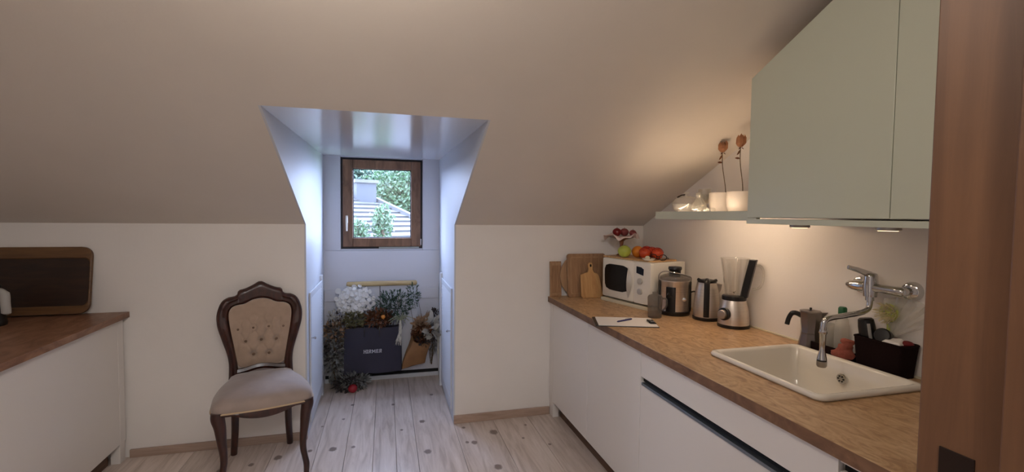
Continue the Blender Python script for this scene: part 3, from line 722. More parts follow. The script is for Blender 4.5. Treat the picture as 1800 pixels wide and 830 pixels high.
# kraft paper bag, tilted, open towards the room
kb = thing('paper_bag', 'crumpled brown kraft paper bag tilted open with dried flowers inside', 'bag', (.215, 4.03, .125))
def kr(z, cx, cy, rx, ry, dz=0.0, n=20):
    out = []
    for i in range(n):
        a = 2*math.pi*i/n; ca, sa = math.cos(a), math.sin(a)
        sq = (abs(ca)**4+abs(sa)**4)**-.25
        out.append((cx+rx*ca*sq, cy+ry*sa*sq, z+dz*sa+.006*math.sin(3*a+z*40)+.04*ca*(0 if z > .1 else 0)))
    return out
rb = [kr(.012, .01, .02, .098, .03, 0)]
rb[0] = [(x, y, z+.0 + (x+.09)*.22) for x, y, z in rb[0]]
rb += [[(x, y, z+(x+.09)*.16) for x, y, z in kr(.07, .018, .015, .100, .045)], [(x, y, z+(x+.09)*.05) for x, y, z in kr(.15, .038, .005, .092, .052)],
       kr(.235, .066, -.002, .084, .055, .050), kr(.315, .080, -.004, .082, .056, .085)]
rb += [[((x-.08)*.96+.08, y*.96, z-.002) for x, y, z in rb[-1]], [((x-.062)*.93+.062, y*.93, z) for x, y, z in rb[3]], [((x-.038)*.9+.038, y*.9, z) for x, y, z in rb[2]]]
MB().loft(rb, True, True, True).build('paper', M['kraft'], kb, smooth=True, angle=30)

for x_ in (.02, .10): MB().tube(catmull([(x_, .045, .33), (x_-.02, .08, .45), (x_-.05, .115, .60), (x_-.06, .120, .706)], 4), .0015, 6).build('twine', M['stem'], kb, smooth=True)
def spray(name, label, cat, base, parts, group=None):
    """parts: list of (part name, material, builder(mb)) relative to base"""
    t = thing(name, label, cat, base, 0, group)
    for nm, mt, fn in parts:
        mb = MB(); fn(mb); o = mb.build(nm, M[mt], t, smooth=nm.startswith('stem'), recalc=False)
        if nm not in ('stem',): o['kind'] = 'stuff'
        else: o['kind'] = 'stuff'
    return t
rnd = random.Random(11)
def rv(s=1): 
    while True:
        v_ = Vector((rnd.uniform(-1, 1), rnd.uniform(-1, 1), rnd.uniform(-1, 1)))
        if .05 < v_.length < 1: return v_*s
def blob(ctr, rad3, n, L, W, up=.3, out=1.0):
    def fn(mb):
        for _ in range(n):
            d = rv(); p = Vector(ctr)+Vector((d.x*rad3[0], d.y*rad3[1], d.z*rad3[2]))
            mb.leaf(p, (d*out+rv(.7)+Vector((0, 0, up))), rv(), L*rnd.uniform(.6, 1.3), W*rnd.uniform(.6, 1.3))
    return fn
def stems(root, targets, r=.0016, curl=.02):
    def fn(mb):
        for q in targets:
            a, b = Vector(root)+rv(.012), Vector(q); mid = a.lerp(b, .5)+rv(curl)
            mb.tube(catmull([a, mid, b], 4), r, 5)
    return fn
def discs(ctr, rad3, n, r):
    def fn(mb):
        for _ in range(n):
            d = rv(); p = Vector(ctr)+Vector((d.x*rad3[0], d.y*rad3[1], d.z*rad3[2]))
            nv_ = (Vector((0, -1, 0))+rv(.8)).normalized(); u_ = nv_.orthogonal().normalized(); w_ = nv_.cross(u_); k = r*rnd.uniform(.7, 1.2)
            mb.add([p+u_*k*math.cos(a*math.pi/4)+w_*k*1.15*math.sin(a*math.pi/4)+nv_*k*.15*math.cos(a*math.pi/2) for a in range(8)], [tuple(range(8))])
    return fn
def pts_in(ctr, rad3, n): return [tuple(Vector(ctr)+Vector((q.x*rad3[0], q.y*rad3[1], q.z*rad3[2]))) for q in (rv() for _ in range(n))]
BY = 4.08
# white seed pods standing in the bag
spray('lunaria_bunch', 'bunch of silvery white seed-pod discs standing in the navy bag', 'dried flowers', (-.19, BY+.01, .2),
      [('pods', 'lunaria', discs((-.055, -.02, .52), (.155, .05, .13), 270, .016)), ('stem', 'stem', stems((0, .0, -.02), pts_in((-.05, 0, .50), (.11, .04, .08), 16), .0014))])
spray('pale_pods', 'single round translucent seed pod beside the white pod bunch', 'dried flowers', (-.385, 4.12, .80), [('pod', 'lunaria', lambda mb: mb.lathe([(.0, -.003), (.020, -.002), (.026, 0), (.020, .002), (0, .003)], 16, (0, 0, 0), Matrix.Rotation(R(90), 3, 'X'))), ('stem', 'stem', stems((.15, 0, -.50), [(0, 0, -.02)], .0012))])
spray('fern_bunch', 'dark green feathery foliage spilling from the navy bag', 'plant', (0.02, BY, .2),
      [('leaves', 'lgreen', blob((.035, -.015, .48), (.16, .05, .12), 620, .032, .009, .2)), ('leaves', 'lgreen', blob((.20, -.02, .55), (.05, .03, .10), 150, .030, .008, .3)),
       ('stem', 'darkleaf', stems((0, 0, -.02), pts_in((.05, -.01, .46), (.15, .04, .12), 22), .0018, .05))])
spray('moss_bunch', 'mossy olive dried leaves at the rim of the navy bag', 'dried flowers', (-.22, BY-.015, .3), [('leaves', 'mossy', blob((-.03, -.025, .275), (.085, .05, .055), 260, .03, .016, .2)), ('stem', 'stem', stems((0, 0, -.1), pts_in((-.03, -.02, .26), (.06, .03, .03), 8)))])
spray('brown_bunch', 'rust brown dried leaves with an orange berry in the navy bag', 'dried flowers', (-.06, BY-.01, .3), [('leaves', 'brownleaf', blob((.0, -.02, .275), (.115, .05, .065), 330, .034, .018, .3)), ('stem', 'stem', stems((0, 0, -.1), pts_in((0, -.01, .26), (.09, .03, .05), 10))),
      ('berry', 'berry', lambda mb: mb.sphere((.035, -.075, .295), .018, 12, 8))])
# grey bunch on the left side down to the floor
spray('grey_bunch', 'grey withered bouquet drooping between the navy bag and louvre door', 'dried flowers', (-.405, 4.06, 0.0),
      [('leaves', 'greyleaf', blob((-.005, -.01, .30), (.065, .06, .26), 420, .045, .02, -.2)), ('leaves', 'darkleaf', blob((-.015, -.05, .36), (.05, .03, .16), 60, .04, .022, 0)),
       ('leaves', 'tanleaf', blob((.005, -.02, .50), (.075, .05, .08), 120, .04, .02, .2)), ('stem', 'stem', stems((0, 0, .03), pts_in((0, 0, .45), (.07, .05, .15), 18), .0018))])
spray('pale_blossoms', 'small pale dried blossoms above the withered grey bouquet', 'dried flowers', (-.36, 4.06, .5), [('petals', 'husk', blob((-.015, -.02, .105), (.085, .04, .05), 110, .024, .018, .2)), ('leaves', 'darkleaf', blob((-.04, -.02, .07), (.06, .03, .07), 24, .03, .02)), ('stem', 'stem', stems((0, .02, -.2), pts_in((-.01, -.01, .10), (.07, .03, .04), 10)))])
spray('grey_tuft', 'dark grey tuft of dried plant lying on floor boards under the bag', 'dried flowers', (-.275, 4.02, 0.0),
      [('leaves', 'greyleaf', blob((0.02, -.01, .07), (.11, .05, .055), 240, .05, .02, 0)), ('leaves', 'darkleaf', blob((-.02, -.03, .06), (.11, .04, .05), 160, .05, .02, 0))])
rb_ = thing('red_ball', 'small dark red ball lying on the floor boards under the bag', 'ball', (-.262, 3.935, .036))
MB().sphere((0, 0, 0), .036, 20, 14, (1, 1, .95)).build('skin', M['redball'], rb_, smooth=True); MB().tube([(0, 0, .032), (.004, 0, .042)], .003, 6).build('stalk', M['stem'], rb_)
# air plant with white roots
apl = thing('air_plant', 'pale air plant with long white hanging roots between the bags', 'plant', (.115, 3.985, .565))
m = MB()
for k in range(13):
    a = k*2.4; d = Vector((math.cos(a), -.35+.3*math.sin(a*1.7), .35+.5*math.sin(a))); L = rnd.uniform(.07, .11)
    m.tube(catmull([(0, 0, 0), d*L*.5+Vector((0, 0, .012)), d*L-Vector((0, 0, .02))], 4), [.005, .005, .0045, .004, .004, .0035, .003, .002, .001], 5)
m.build('leaves', M['airplant'], apl, smooth=True)['kind'] = 'stuff'
m = MB()
for k in range(22):
    m.tube(catmull([(rnd.uniform(-.008, .008), rnd.uniform(-.006, .006), 0), (rnd.uniform(-.014, .012), rnd.uniform(-.01, .01), -.09), (-.012+rnd.uniform(-.03, .02), rnd.uniform(-.012, .012), -.17-rnd.uniform(0, .06))], 4), .0014, 4)
m.build('roots', M['roots'], apl)['kind'] = 'stuff'
# contents of the kraft bag
spray('rust_bouquet', 'rust and dark brown dried blossoms filling the kraft bag', 'dried flowers', (.292, 4.02, .33),
      [('leaves', 'brownleaf', blob((.0, -.02, .115), (.075, .05, .075), 220, .034, .02, .3)), ('leaves', 'darkleaf', blob((.02, -.035, .06), (.06, .025, .05), 120, .03, .022, .1)),
       ('leaves', 'tanleaf', blob((-.015, -.03, .185), (.045, .04, .05), 90, .055, .02, .7)), ('stem', 'stem', stems((-.02, 0, -.10), pts_in((0, 0, .12), (.06, .04, .06), 14))),
       ('blades', 'tanleaf', lambda mb: [mb.leaf((.0, 0, .19), (.45+.1*q, -.1, .8), (0, -1, 0), .13, .012) for q in (-1, 0, 1, 2)])])
spray('husk_bunch', 'pale papery husks and grey dried stalks right of the kraft bag', 'dried flowers', (.375, 4.08, .20),
      [('husks', 'husk', blob((-.005, -.09, .285), (.045, .02, .065), 40, .09, .05, .2)), ('leaves', 'greyleaf', blob((.02, -.02, .20), (.055, .05, .13), 170, .04, .016, 0)),
       ('leaves', 'darkleaf', blob((.035, -.02, .38), (.02, .03, .06), 40, .03, .02)),
       ('roots', 'roots', lambda mb: [mb.tube(catmull([(.01, -.05, .27), (.045+.004*q, -.07, .22), (.05+.003*q, -.065, .05-.03*q)], 5), .0016, 4) for q in range(5)]),
       ('stem', 'stem', stems((0, 0, -.05), pts_in((.01, 0, .25), (.05, .04, .12), 14)))])

# ------------------------------------------------------------------ things on the right worktop
def paddle(name, label, loc, rx, rz, mat, poly, th, extra=None, cat='cutting board'):
    t = thing(name, label, cat, loc); t.rotation_euler = (R(rx), 0, R(rz))
    MB().prism(poly, 0, th, 'y').build('board', M[mat], t, bevel=.004, seg=3)
    if extra: extra(t)
    return t
paddle('wooden_plank', 'short dark wooden plank standing at the left end of worktop', (1.178, 3.158, ZC), -4, 0, 'board_dark', [(-.042, 0), (.045, 0), (.045, .255), (-.042, .255)], .014,
       lambda t: [MB().box(-.040, .043, -.004, 0, z-.01, z+.01).build('batten', M['board_mid'], t, bevel=.002) for z in (.02, .235)], 'plank')
paddle('oval_board', 'oval wooden board standing between plank and grooved board', (1.335, 3.137, ZC+.002), -5, 0, 'board_mid', [(.128*math.cos(R(a)), .148-.148*math.cos(R(a-90))) for a in range(0, 360, 12)], .014, None)
gb = paddle('grooved_board', 'large rectangular wooden cutting board with juice groove behind the paddle board', (1.405, 3.112, ZC), -6, 0, 'board_dark', rrect(-.150, .150, 0, .312, .02), .018,
       lambda t: MB().loft([rr3(-.128, .128, .022, .29, .012, -.0006), rr3(-.128, .128, .022, .29, .012, -.0020), rr3(-.120, .120, .030, .282, .010, -.0020), rr3(-.120, .120, .030, .282, .010, -.0006)], True, False, False).build('groove', M['board_mid'], t))
ppoly = [(-.082, .012), (-.070, 0), (.070, 0), (.086, .014), (.062, .150), (.048, .172), (.022, .180), (.012, .200), (.014, .232), (.008, .250), (-.014, .252), (-.024, .236), (-.020, .205), (-.026, .184), (-.052, .178), (-.082, .166)]
def hole(t): MB().prism([(-.004+.007*math.cos(a*.7854), .230+.011*math.sin(a*.7854)) for a in range(8)], -.0008, .0005, 'y').build('hanging_hole', M['dark'], t)
paddle('paddle_board', 'small light wooden paddle board with handle leaning on grooved board', (1.420, 3.066, ZC), -7, 0, 'board_light', ppoly, .014, hole)
# microwave
MWA = math.atan2(2.55-2.99, 1.57-1.463)   # front runs from far-left to near-right corner
mw = thing('microwave', 'white microwave oven with dark oval-cornered window standing in the corner', 'microwave', (1.463, 2.99, ZC+.022), MWA)
# local x along the front (0 .. .452), local y into the box
W_, D_, Hh = .452, .300, .275
MB().box(0, W_, .022, D_, .006, Hh).build('case', M['mwhite'], mw, bevel=.006, seg=3)
MB().box(.03, W_-.03, .05, D_-.04, 0, .0065).build('feet', M['blackrubber'], mw)
bul = lambda x: -.010*(1-((x-W_/2)/(W_/2))**2)
def panel(name, x0, x1, z0, z1, mat, y0=.022, off=0.0, r=.012, par=mw):
    n = 14; rings = []
    pr = rrect(x0, x1, z0, z1, r, 5)
    fr0 = [(a, bul(a)+off, b) for a, b in pr]; bk0 = [(a, y0, b) for a, b in pr]
    mid = [((a-(x0+x1)/2)*.985+(x0+x1)/2, bul(a)+off-.002, (b-(z0+z1)/2)*.985+(z0+z1)/2) for a, b in pr]
    return MB().loft([bk0, fr0, mid], True, True, True).build(name, M[mat], par, smooth=True, angle=40)
dr = panel('door', 0, .315, .012, Hh, 'mwhite')
n_ = 24; wpoly = []
for k in range(n_):
    a = 2*math.pi*k/n_; ca, sa = math.cos(a), math.sin(a); sq = (abs(ca)**5+abs(sa)**5)**-.2
    wpoly.append((.148+.122*ca*sq*(1+.03*sa), .150+.088*sa*sq))
MB().loft([[(a, bul(a)-.0005, b) for a, b in wpoly], [(a, bul(a)-.0035, b) for a, b in wpoly]], True, True, True).build('window', M['mglass'], dr)
MB().loft([[(x, y, z) for x, y, z in rg] for rg in [[(.266+.020*math.sin(R(180*k/12))*s0, bul(.28)-.003-.030*math.sin(R(180*k/12))*dd, .030+.205*k/12) for s0, dd in ((-.2, .4), (.9, 1), (1.0, .8), (1.9, .2))] for k in range(13)]], True, True, True).build('handle', M['mgrey'], dr, smooth=True)
cp = panel('control_panel', .317, W_, .012, Hh, 'mwhite')
MB().loft([[(a, bul(a)+q, b) for a, b in [(.338, .205), (.395, .192), (.397, .232), (.375, .244), (.338, .247)]] for q in (-.0005, -.0035)], True, True, True).build('display', M['mglass'], cp)
for z in (.155, .09):
    MB().lathe([(.020, 0), (.019, .010), (.0, .012)], 20, (.372, bul(.372)-.002, z), Matrix.Rotation(R(90), 3, 'X')).build('knob', M['mgrey'], cp, smooth=True)
mb_ = thing('base_board', 'cream board lying under the microwave oven on the worktop', 'board', (1.463, 2.99, ZC), MWA)
MB().box(-.004, W_-.004, -.012, D_+.004, 0, .022).build('plate', M['cream'], mb_, bevel=.003)
ZM = ZC+.022+Hh
P = lambda x, y: (1.463+x*math.cos(MWA)-y*math.sin(MWA), 2.99+x*math.sin(MWA)+y*math.cos(MWA))
tb = thing('bamboo_board', 'pale bamboo board lying on top of the microwave', 'board', (*P(.20, .14), ZM), MWA+R(2))
MB().prism(rrect(-.245, .215, -.105, .130, .02), 0, .010, 'z').build('board', M['bamboo'], tb, bevel=.002)
ZB = ZM+.010
# cake stand with napkin and fruit
cx, cy = P(.015, .150)
cs = thing('cake_stand', 'brown pedestal cake stand on the microwave holding red fruit', 'stand', (cx, cy, ZB))
MB().lathe([(.0, 0), (.034, 0), (.036, .004), (.022, .012), (.013, .024), (.012, .070), (.016, .100), (.030, .113), (.075, .123), (.086, .129), (.086, .132), (.07, .129), (.0, .122)], 32).build('pedestal', M['standwood'], cs, smooth=True)
m = MB(); rg = []
nn = 64
for (r0, zz, amp) in ((.004, .133, 0), (.055, .1335, .0), (.085, .137, .004), (.108, .137, .016), (.122, .133, .024)):
    rg.append([(r0*(1+.10*math.cos(4*2*math.pi*i/nn))*math.cos(2*math.pi*i/nn), r0*(1+.10*math.cos(4*2*math.pi*i/nn))*math.sin(2*math.pi*i/nn), zz+amp*(math.sin(4*2*math.pi*i/nn+.5)+.5*math.sin(9*2*math.pi*i/nn))*.8) for i in range(nn)])
rg2 = [[(x, y, z+.0012) for x, y, z in r_] for r_ in rg[::-1]]
np_ = thing('napkin', 'rumpled pale napkin spread over the brown cake stand', 'napkin', (cx, cy, ZB+.0005)); m.loft(rg+rg2, True, True, True); m.build('cloth', M['napkin'], np_, smooth=True, angle=80)
def fruit(name, label, cat, p, r, mat, sc=(1, 1, .93), stalk=True, group=None):
    t = thing(name, label, cat, p, rnd.uniform(0, 6), group)
    pr = [(0, -r*.82*sc[2])] + [(r*math.sin(math.pi*k/14)*(1+.03*math.sin(k)), -math.cos(math.pi*k/14)*r*sc[2]) for k in range(1, 14)] + [(r*.10, r*sc[2]*.90), (0, r*.84*sc[2])]
    MB().lathe(pr, 20).build('skin', M[mat], t, smooth=True, angle=70)
    if stalk: MB().tube([(0, 0, r*.80*sc[2]), (.003, 0, r*.80*sc[2]+.012)], .0016, 6).build('stalk', M['stem'], t)
    return t
fruit('red_apple', 'dark red apple on the napkin of the cake stand', 'apple', (cx-.042, cy-.010, ZB+.135+.030), .031, 'redapple')
fruit('dried_pomegranate', 'dull purple dried pomegranate in the middle of the cake stand', 'fruit', (cx+.024, cy+.005, ZB+.135+.029), .030, 'pome')
fruit('dried_pomegranate', 'dull dried pomegranate at the outer edge of the cake stand', 'fruit', (cx+.062, cy-.045, ZB+.135+.024), .025, 'pome')
fx, fy = P(.160, .048); fruit('green_apple', 'large yellow-green apple at the front of the microwave top', 'apple', (fx, fy, ZB+.042), .044, 'apple')
fx, fy = P(.205, .125); fruit('orange', 'bright yellow-orange fruit behind the green apple on microwave', 'orange', (fx, fy, ZB+.040), .041, 'orange', (1, 1, .97), False)
for k, (a, b) in enumerate(((.285, .110), (.340, .166), (.268, .190), (.192, .216))):
    fx, fy = P(a, b); t = fruit('net_orange', 'red-orange fruit in the red net ' + ('beside the small white dish', 'next to the spectacles', 'at the wall side', 'behind the bright yellow-orange fruit')[k], 'orange', (fx, fy, ZB+.036), .037, 'bloodorange', (1, 1, .97), False, 'oranges in the red net')
nt_ = thing('fruit_net', 'red plastic net draped around the oranges on the microwave', 'net', (*P(.27, .165), ZB))
m = MB()
ox, oy = P(.27, .165)
def net_z(x, y):
    h_ = 0.004
    for a, b in ((.285, .110), (.340, .166), (.268, .190), (.192, .216)):
        q = P(a, b); d2 = (x-q[0])**2+(y-q[1])**2; rr_ = .0395
        if d2 < rr_*rr_: h_ = max(h_, .036+math.sqrt(rr_*rr_-d2)*.97)
    return h_
for a in range(12):
    for dirn in (0, 1):
        pts = []
        for b in range(34):
            u_, v_ = (-.115+.23*b/33, -.105+.21*a/11) if dirn == 0 else (-.115+.23*a/11, -.105+.21*b/33)
            hgt = net_z(ox+u_, oy+v_)
            if hgt > .02: pts.append((u_, v_, hgt+.0012))
            elif len(pts) > 2: m.tube(pts, .0013, 4); pts = []
            else: pts = []
        if len(pts) > 2: m.tube(pts, .0013, 4)
m.build('mesh', M['net'], nt_)['kind'] = 'stuff'
fx, fy = P(.375, .055); sd = thing('small_dish', 'small white dish with a cream ornament on the microwave top', 'dish', (fx, fy, ZB))
MB().lathe([(0, 0), (.03, 0), (.044, .012), (.042, .012), (.028, .003), (0, .003)], 24).build('bowl', M['ceramic'], sd, smooth=True); MB().sphere((-.008, 0, .016), .016, 14, 8, (1, 1, .8)).build('ornament', M['cream'], sd, smooth=True)
fx, fy = P(.405, .105); sg = thing('spectacles', 'dark folded spectacles lying on top of the microwave', 'glasses', (fx, fy, ZB), MWA+R(20))
m = MB()
for s_ in (-1, 1): m.tube([(s_*.032+.024*math.cos(R(a)), .004*math.sin(R(a)), .020+.018*math.sin(R(a))) for a in range(0, 361, 30)], .0025, 6)
m.tube([(-.009, 0, .026), (.009, 0, .026)], .0022, 6)
for s_ in (-1, 1): m.tube([(s_*.056, 0, .024), (s_*.058, .03, .014), (s_*.01, .034, .003)], .0024, 6)
m.build('frame', M['black'], sg, smooth=True)
# juicer
ju = thing('juicer', 'steel and black juice extractor beside the microwave', 'juicer', (1.680, 2.465, ZC), R(-32))
MB().lathe([(.088, 0), (.092, .006), (.092, .022), (.086, .026)], 36).build('base', M['black'], ju, smooth=True)
MB().lathe([(.086, .024), (.086, .195), (.088, .198), (.088, .206), (.084, .208)], 36).build('housing', M['steel'], ju, smooth=True)
MB().prism([(-.088, -.03), (-.094, -.02), (-.094, .02), (-.088, .03)], .024, .20, 'z').build('side_column', M['black'], ju, bevel=.002)
MB().prism([(.088, -.03), (.094, -.02), (.094, .02), (.088, .03)], .024, .20, 'z').build('side_column', M['black'], ju, bevel=.002)
m = MB()
rgs = []
for z in (.024, .17): rgs.append([( .0895*math.sin(R(a)), -.0895*math.cos(R(a)), z) for a in range(-34, 5, 4)] + [(.080*math.sin(R(a)), -.080*math.cos(R(a)), z) for a in range(4, -35, -4)])
m.loft(rgs); m.build('front_panel', M['black'], ju)
m = MB(); m.lathe([(.085, .207), (.088, .212), (.085, .225), (.062, .236), (.045, .240), (.045, .242)], 36); m.build('lid', M['smoke'], ju, smooth=True)
MB().lathe([(.034, .225), (.034, .262), (.031, .266), (0, .266)], 24).build('feed_tube', M['black'], ju, smooth=True)
MB().lathe([(.026, .262), (.036, .264), (.040, .272), (.038, .284), (.0, .288)], 24).build('pusher', M['black'], ju, smooth=True)
MB().tube(catmull([(-.092, 0, .20), (-.090, -.005, .235), (-.06, -.02, .256), (0, -.045, .252), (.06, -.02, .238), (.090, -.005, .225), (.092, 0, .20)], 5), .0035, 8).build('locking_arm', M['chrome'], ju, smooth=True)
MB().lathe([(.011, 0), (.011, .010), (0, .012)], 16, (.052, -.070, .10), Matrix.Rotation(R(90), 3, 'X')).build('switch', M['chrome'], ju, smooth=True)
MB().tube([(-.03, -.085, .13), (-.035, -.118, .122)], [.014, .012], 12).build('spout', M['black'], ju, smooth=True)
jg = thing('juice_jug', 'smoky grey plastic jug standing in front of the juicer', 'jug', (1.505, 2.395, ZC))
MB().lathe([(.0, 0), (.036, 0), (.039, .004), (.042, .10), (.042, .118), (.036, .128), (.016, .136), (.015, .148), (0, .150)], 28).build('body', M['smoke'], jg, smooth=True)
MB().tube(catmull([(.036, -.018, .112), (.056, -.028, .108), (.058, -.028, .07), (.038, -.018, .04)], 4), .005, 8).build('handle', M['smoke'], jg, smooth=True)
cb = MB().tube(catmull([(1.775, 2.475, ZC+.10), (1.80, 2.46, ZC+.13), (1.84, 2.44, ZC+.12), (1.862, 2.40, ZC+.06), (1.85, 2.36, ZC+.012), (1.81, 2.40, ZC+.006), (1.78, 2.385, ZC+.005), (1.83, 2.385, ZC+.014), (1.865, 2.42, ZC+.005)], 5), .0045, 8).build('power_cord', M['blackrubber'], smooth=True)
tag(cb, 'black power cord curled on the worktop between juicer and kettle', 'cord')
# steel kettle
ke = thing('steel_kettle', 'brushed steel electric kettle with black handle beside the blender', 'kettle', (1.775, 2.293, ZC), R(-38))
MB().lathe([(.074, 0), (.076, .004), (.076, .016), (.070, .019)], 32).build('base', M['black'], ke, smooth=True)
MB().lathe([(.071, .018), (.072, .03), (.071, .07), (.064, .15), (.056, .20), (.052, .212), (.0, .213)], 36).build('body', M['steel'], ke, smooth=True)
MB().lathe([(.052, .211), (.050, .220), (.035, .228), (.016, .231), (0, .231)], 28).build('lid', M['black'], ke, smooth=True)
hp = catmull([(0, -.045, .226), (0, -.068, .222), (0, -.080, .20), (0, -.086, .14), (0, -.090, .07), (0, -.090, .028)], 4)
MB().tube(hp, .016, 10).build('handle', M['black'], ke, smooth=True)
m = MB()
for s_ in (-1, 1): m.tube(catmull([(0, -.055, .224), (s_*.022, -.050, .222), (s_*.048, -.030, .230)], 4), [.010]*5+[.009]*4, 8)
m.build('lid_wings', M['black'], ke, smooth=True)
m = MB(); m.loft([[(.040, .02, .212), (.040, -.02, .212), (.062, -.012, .15), (.062, .012, .15)], [(.080, .010, .208), (.080, -.010, .208), (.074, -.004, .17), (.074, .004, .17)]]); m.build('spout', M['steel'], ke, bevel=.004)
# blender
bl = thing('blender', 'jug blender with glass jar on brushed steel base', 'blender', (1.800, 2.105, ZC), R(-58))
MB().lathe([(.080, 0), (.081, .004), (.080, .016), (.076, .018)], 36).build('foot', M['black'], bl, smooth=True)
MB().lathe([(.078, .017), (.078, .045), (.074, .09), (.062, .135), (.058, .146)], 40).build('motor_base', M['steel'], bl, smooth=True)
MB().lathe([(.060, .145), (.061, .152), (.060, .165), (.052, .170)], 36).build('collar', M['black'], bl, smooth=True)
MB().lathe([(.033, 0), (.033, .016), (.030, .018)], 24, (-.020, -.0705, .075), Matrix.Rotation(R(90), 3, 'X') @ Matrix.Rotation(R(-15.5), 3, 'Y')).build('dial_ring', M['black'], bl, smooth=True)
MB().lathe([(.024, .015), (.024, .032), (.021, .035), (0, .036)], 24, (-.020, -.0705, .075), Matrix.Rotation(R(90), 3, 'X') @ Matrix.Rotation(R(-15.5), 3, 'Y')).build('dial', M['alu'], bl, smooth=True)
m = MB(); m.lathe([(.047, .168), (.050, .20), (.062, .30), (.072, .362), (.074, .368), (.071, .368), (.059, .30), (.047, .205), (.044, .175), (0, .172)], 36, cap0=False)
jr = m.build('jar', M['glassware'], bl, smooth=True)
m = MB(); m.loft([[(.030, -.014, .160), (.030, .014, .160), (.066, .014, .160), (.066, -.014, .160)], [(.054, -.014, .28), (.054, .014, .28), (.090, .014, .28), (.090, -.014, .28)], [(.073, -.014, .366), (.073, .014, .366), (.108, .014, .366), (.108, -.014, .366)]]); m.build('grip_strip', M['black'], bl, bevel=.003)
MB().tube(catmull([(.104, 0, .335), (.124, 0, .334), (.138, 0, .31), (.138, 0, .26), (.122, 0, .222), (.092, 0, .21)], 5), .007, 10).build('handle', M['glassware'], bl, smooth=True)
m = MB()
for a in range(4): m.leaf((0, 0, .178), (math.cos(a*1.57), math.sin(a*1.57), .45), (0, 0, 1), .03, .008)
m.build('blades', M['chrome'], bl)
# clipboard and pen
cl = thing('clipboard', 'clipboard with white paper lying at the front edge of worktop', 'clipboard', (1.268, 2.312, ZC), R(-19.5))
MB().prism(rrect(-.170, .165, -.108, .108, .008), 0, .004, 'z').build('board', M['black'], cl, bevel=.001)
MB().box(-.152, .160, -.103, .103, .004, .0065).build('paper', M['paper'], cl)
m = MB(); m.box(.128, .160, -.045, .045, .0065, .010); m.tube([(.128, -.03, .012), (.122, 0, .016), (.128, .03, .012)], .004, 8); m.build('clip', M['black'], cl, smooth=True)
MB().box(.136, .156, -.020, .020, .0095, .016).build('clip_plate', M['chrome'], cl, bevel=.003)
pn = thing('pen', 'blue ballpoint pen lying on the clipboard paper', 'pen', (1.268, 2.318, ZC+.0065+.0048), R(22))
MB().tube([(-.06, 0, 0), (-.052, 0, 0), (.055, 0, 0), (.062, 0, 0)], [.0018, .0046, .0048, .004], 10).build('barrel', M['penblue'], pn, smooth=True)
MB().box(.01, .055, -.0015, .0015, .0045, .0075).build('pocket_clip', M['chrome'], pn)

# ------------------------------------------------------------------ things between sink and wall
mk = thing('moka_pot', 'aluminium moka pot with black handle at the sink corner', 'coffee maker', (1.836, 1.668, ZC), R(-40))
MB().lathe([(.040, 0), (.047, .003), (.047, .012), (.037, .062), (.037, .070)], 8, a0=.39).build('boiler', M['mokaalu'], mk, smooth=True, angle=25)
MB().lathe([(.036, .070), (.037, .074), (.035, .080), (.044, .160), (.045, .166), (.040, .167)], 8, a0=.39).build('upper_chamber', M['mokaalu'], mk, smooth=True, angle=25)
MB().lathe([(.045, .166), (.043, .171), (.010, .176), (0, .176)], 8, a0=.39).build('lid', M['mokaalu'], mk, smooth=True, angle=25)
MB().loft([[(.036, -.012, .165), (.036, .012, .165), (.036, .006, .12), (.036, -.006, .12)], [(.066, -.003, .168), (.066, .003, .168), (.044, .002, .14), (.044, -.002, .14)]]).build('spout', M['mokaalu'], mk)
MB().tube(catmull([(-.034, 0, .145), (-.055, 0, .155), (-.072, 0, .152), (-.084, 0, .128), (-.090, 0, .10)], 4), [.011]*9+[.010]*8, 10, .8).build('handle', M['black'], mk, smooth=True)
MB().lathe([(.004, .174), (.004, .178), (.006, .181), (.004, .185), (0, .186)], 12).build('knob', M['black'], mk, smooth=True)
# dish soap bottle, frosted tumbler
db = thing('soap_bottle', 'clear dish soap bottle with green cap behind the sink', 'bottle', (1.858, 1.535, ZC+.003))
MB().lathe([(0, 0), (.024, 0), (.027, .004), (.027, .125), (.022, .155), (.012, .175), (.011, .18)], 24).build('body', M['frost'], db, smooth=True)
MB().lathe([(.015, .178), (.016, .180), (.016, .204), (.012, .210), (0, .211)], 16).build('cap', M['green'], db, smooth=True)
tu = thing('plastic_tumbler', 'frosted plastic tumbler between moka pot and soap bottle', 'tumbler', (1.852, 1.592, ZC+.003))
MB().lathe([(0, 0), (.025, 0), (.027, .003), (.031, .125), (.0295, .125), (.0255, .006), (0, .005)], 24).build('body', M['frost'], tu, smooth=True)
# dark basket
bk_ = thing('storage_basket', 'dark woven basket standing between sink and wall', 'basket', (1.840, 1.343, ZC))
def bring(x, y, z, r=.012): return [(a, b, z) for a, b in rrect(-x, x, -y, y, r, 3)]
MB().loft([bring(.040, .083, 0), bring(.043, .088, .06), bring(.045, .094, .122), bring(.040, .089, .122), bring(.037, .081, .01)], True, True, True).build('weave', M['basket'], bk_, smooth=True)
MB().tube([Vector(p) for p in bring(.044, .093, .122)]+[Vector(bring(.044, .093, .122)[0])], .004, 6).build('rim', M['basket'], bk_, smooth=True)
tr2 = thing('low_tray', 'low black tray under soap bottle and tumbler behind the sink', 'tray')
tr2.location = (1.836, 1.50, ZC)
MB().box(-.034, -.030, -.060, .13, 0, .045).box(-.034, .045, -.064, -.060, 0, .045).box(-.034, .045, -.060, .13, 0, .003).build('side', M['basket'], tr2)
bb = thing('black_bottle', 'tilted black bottle with grey label in the dark basket', 'bottle', (1.843, 1.390, ZC+.012)); bb.rotation_euler = (R(-8), R(-4), 0)
MB().lathe([(0, 0), (.026, 0), (.028, .004), (.029, .15), (.026, .178), (.020, .184), (0, .186)], 24).build('body', M['black'], bb, smooth=True)
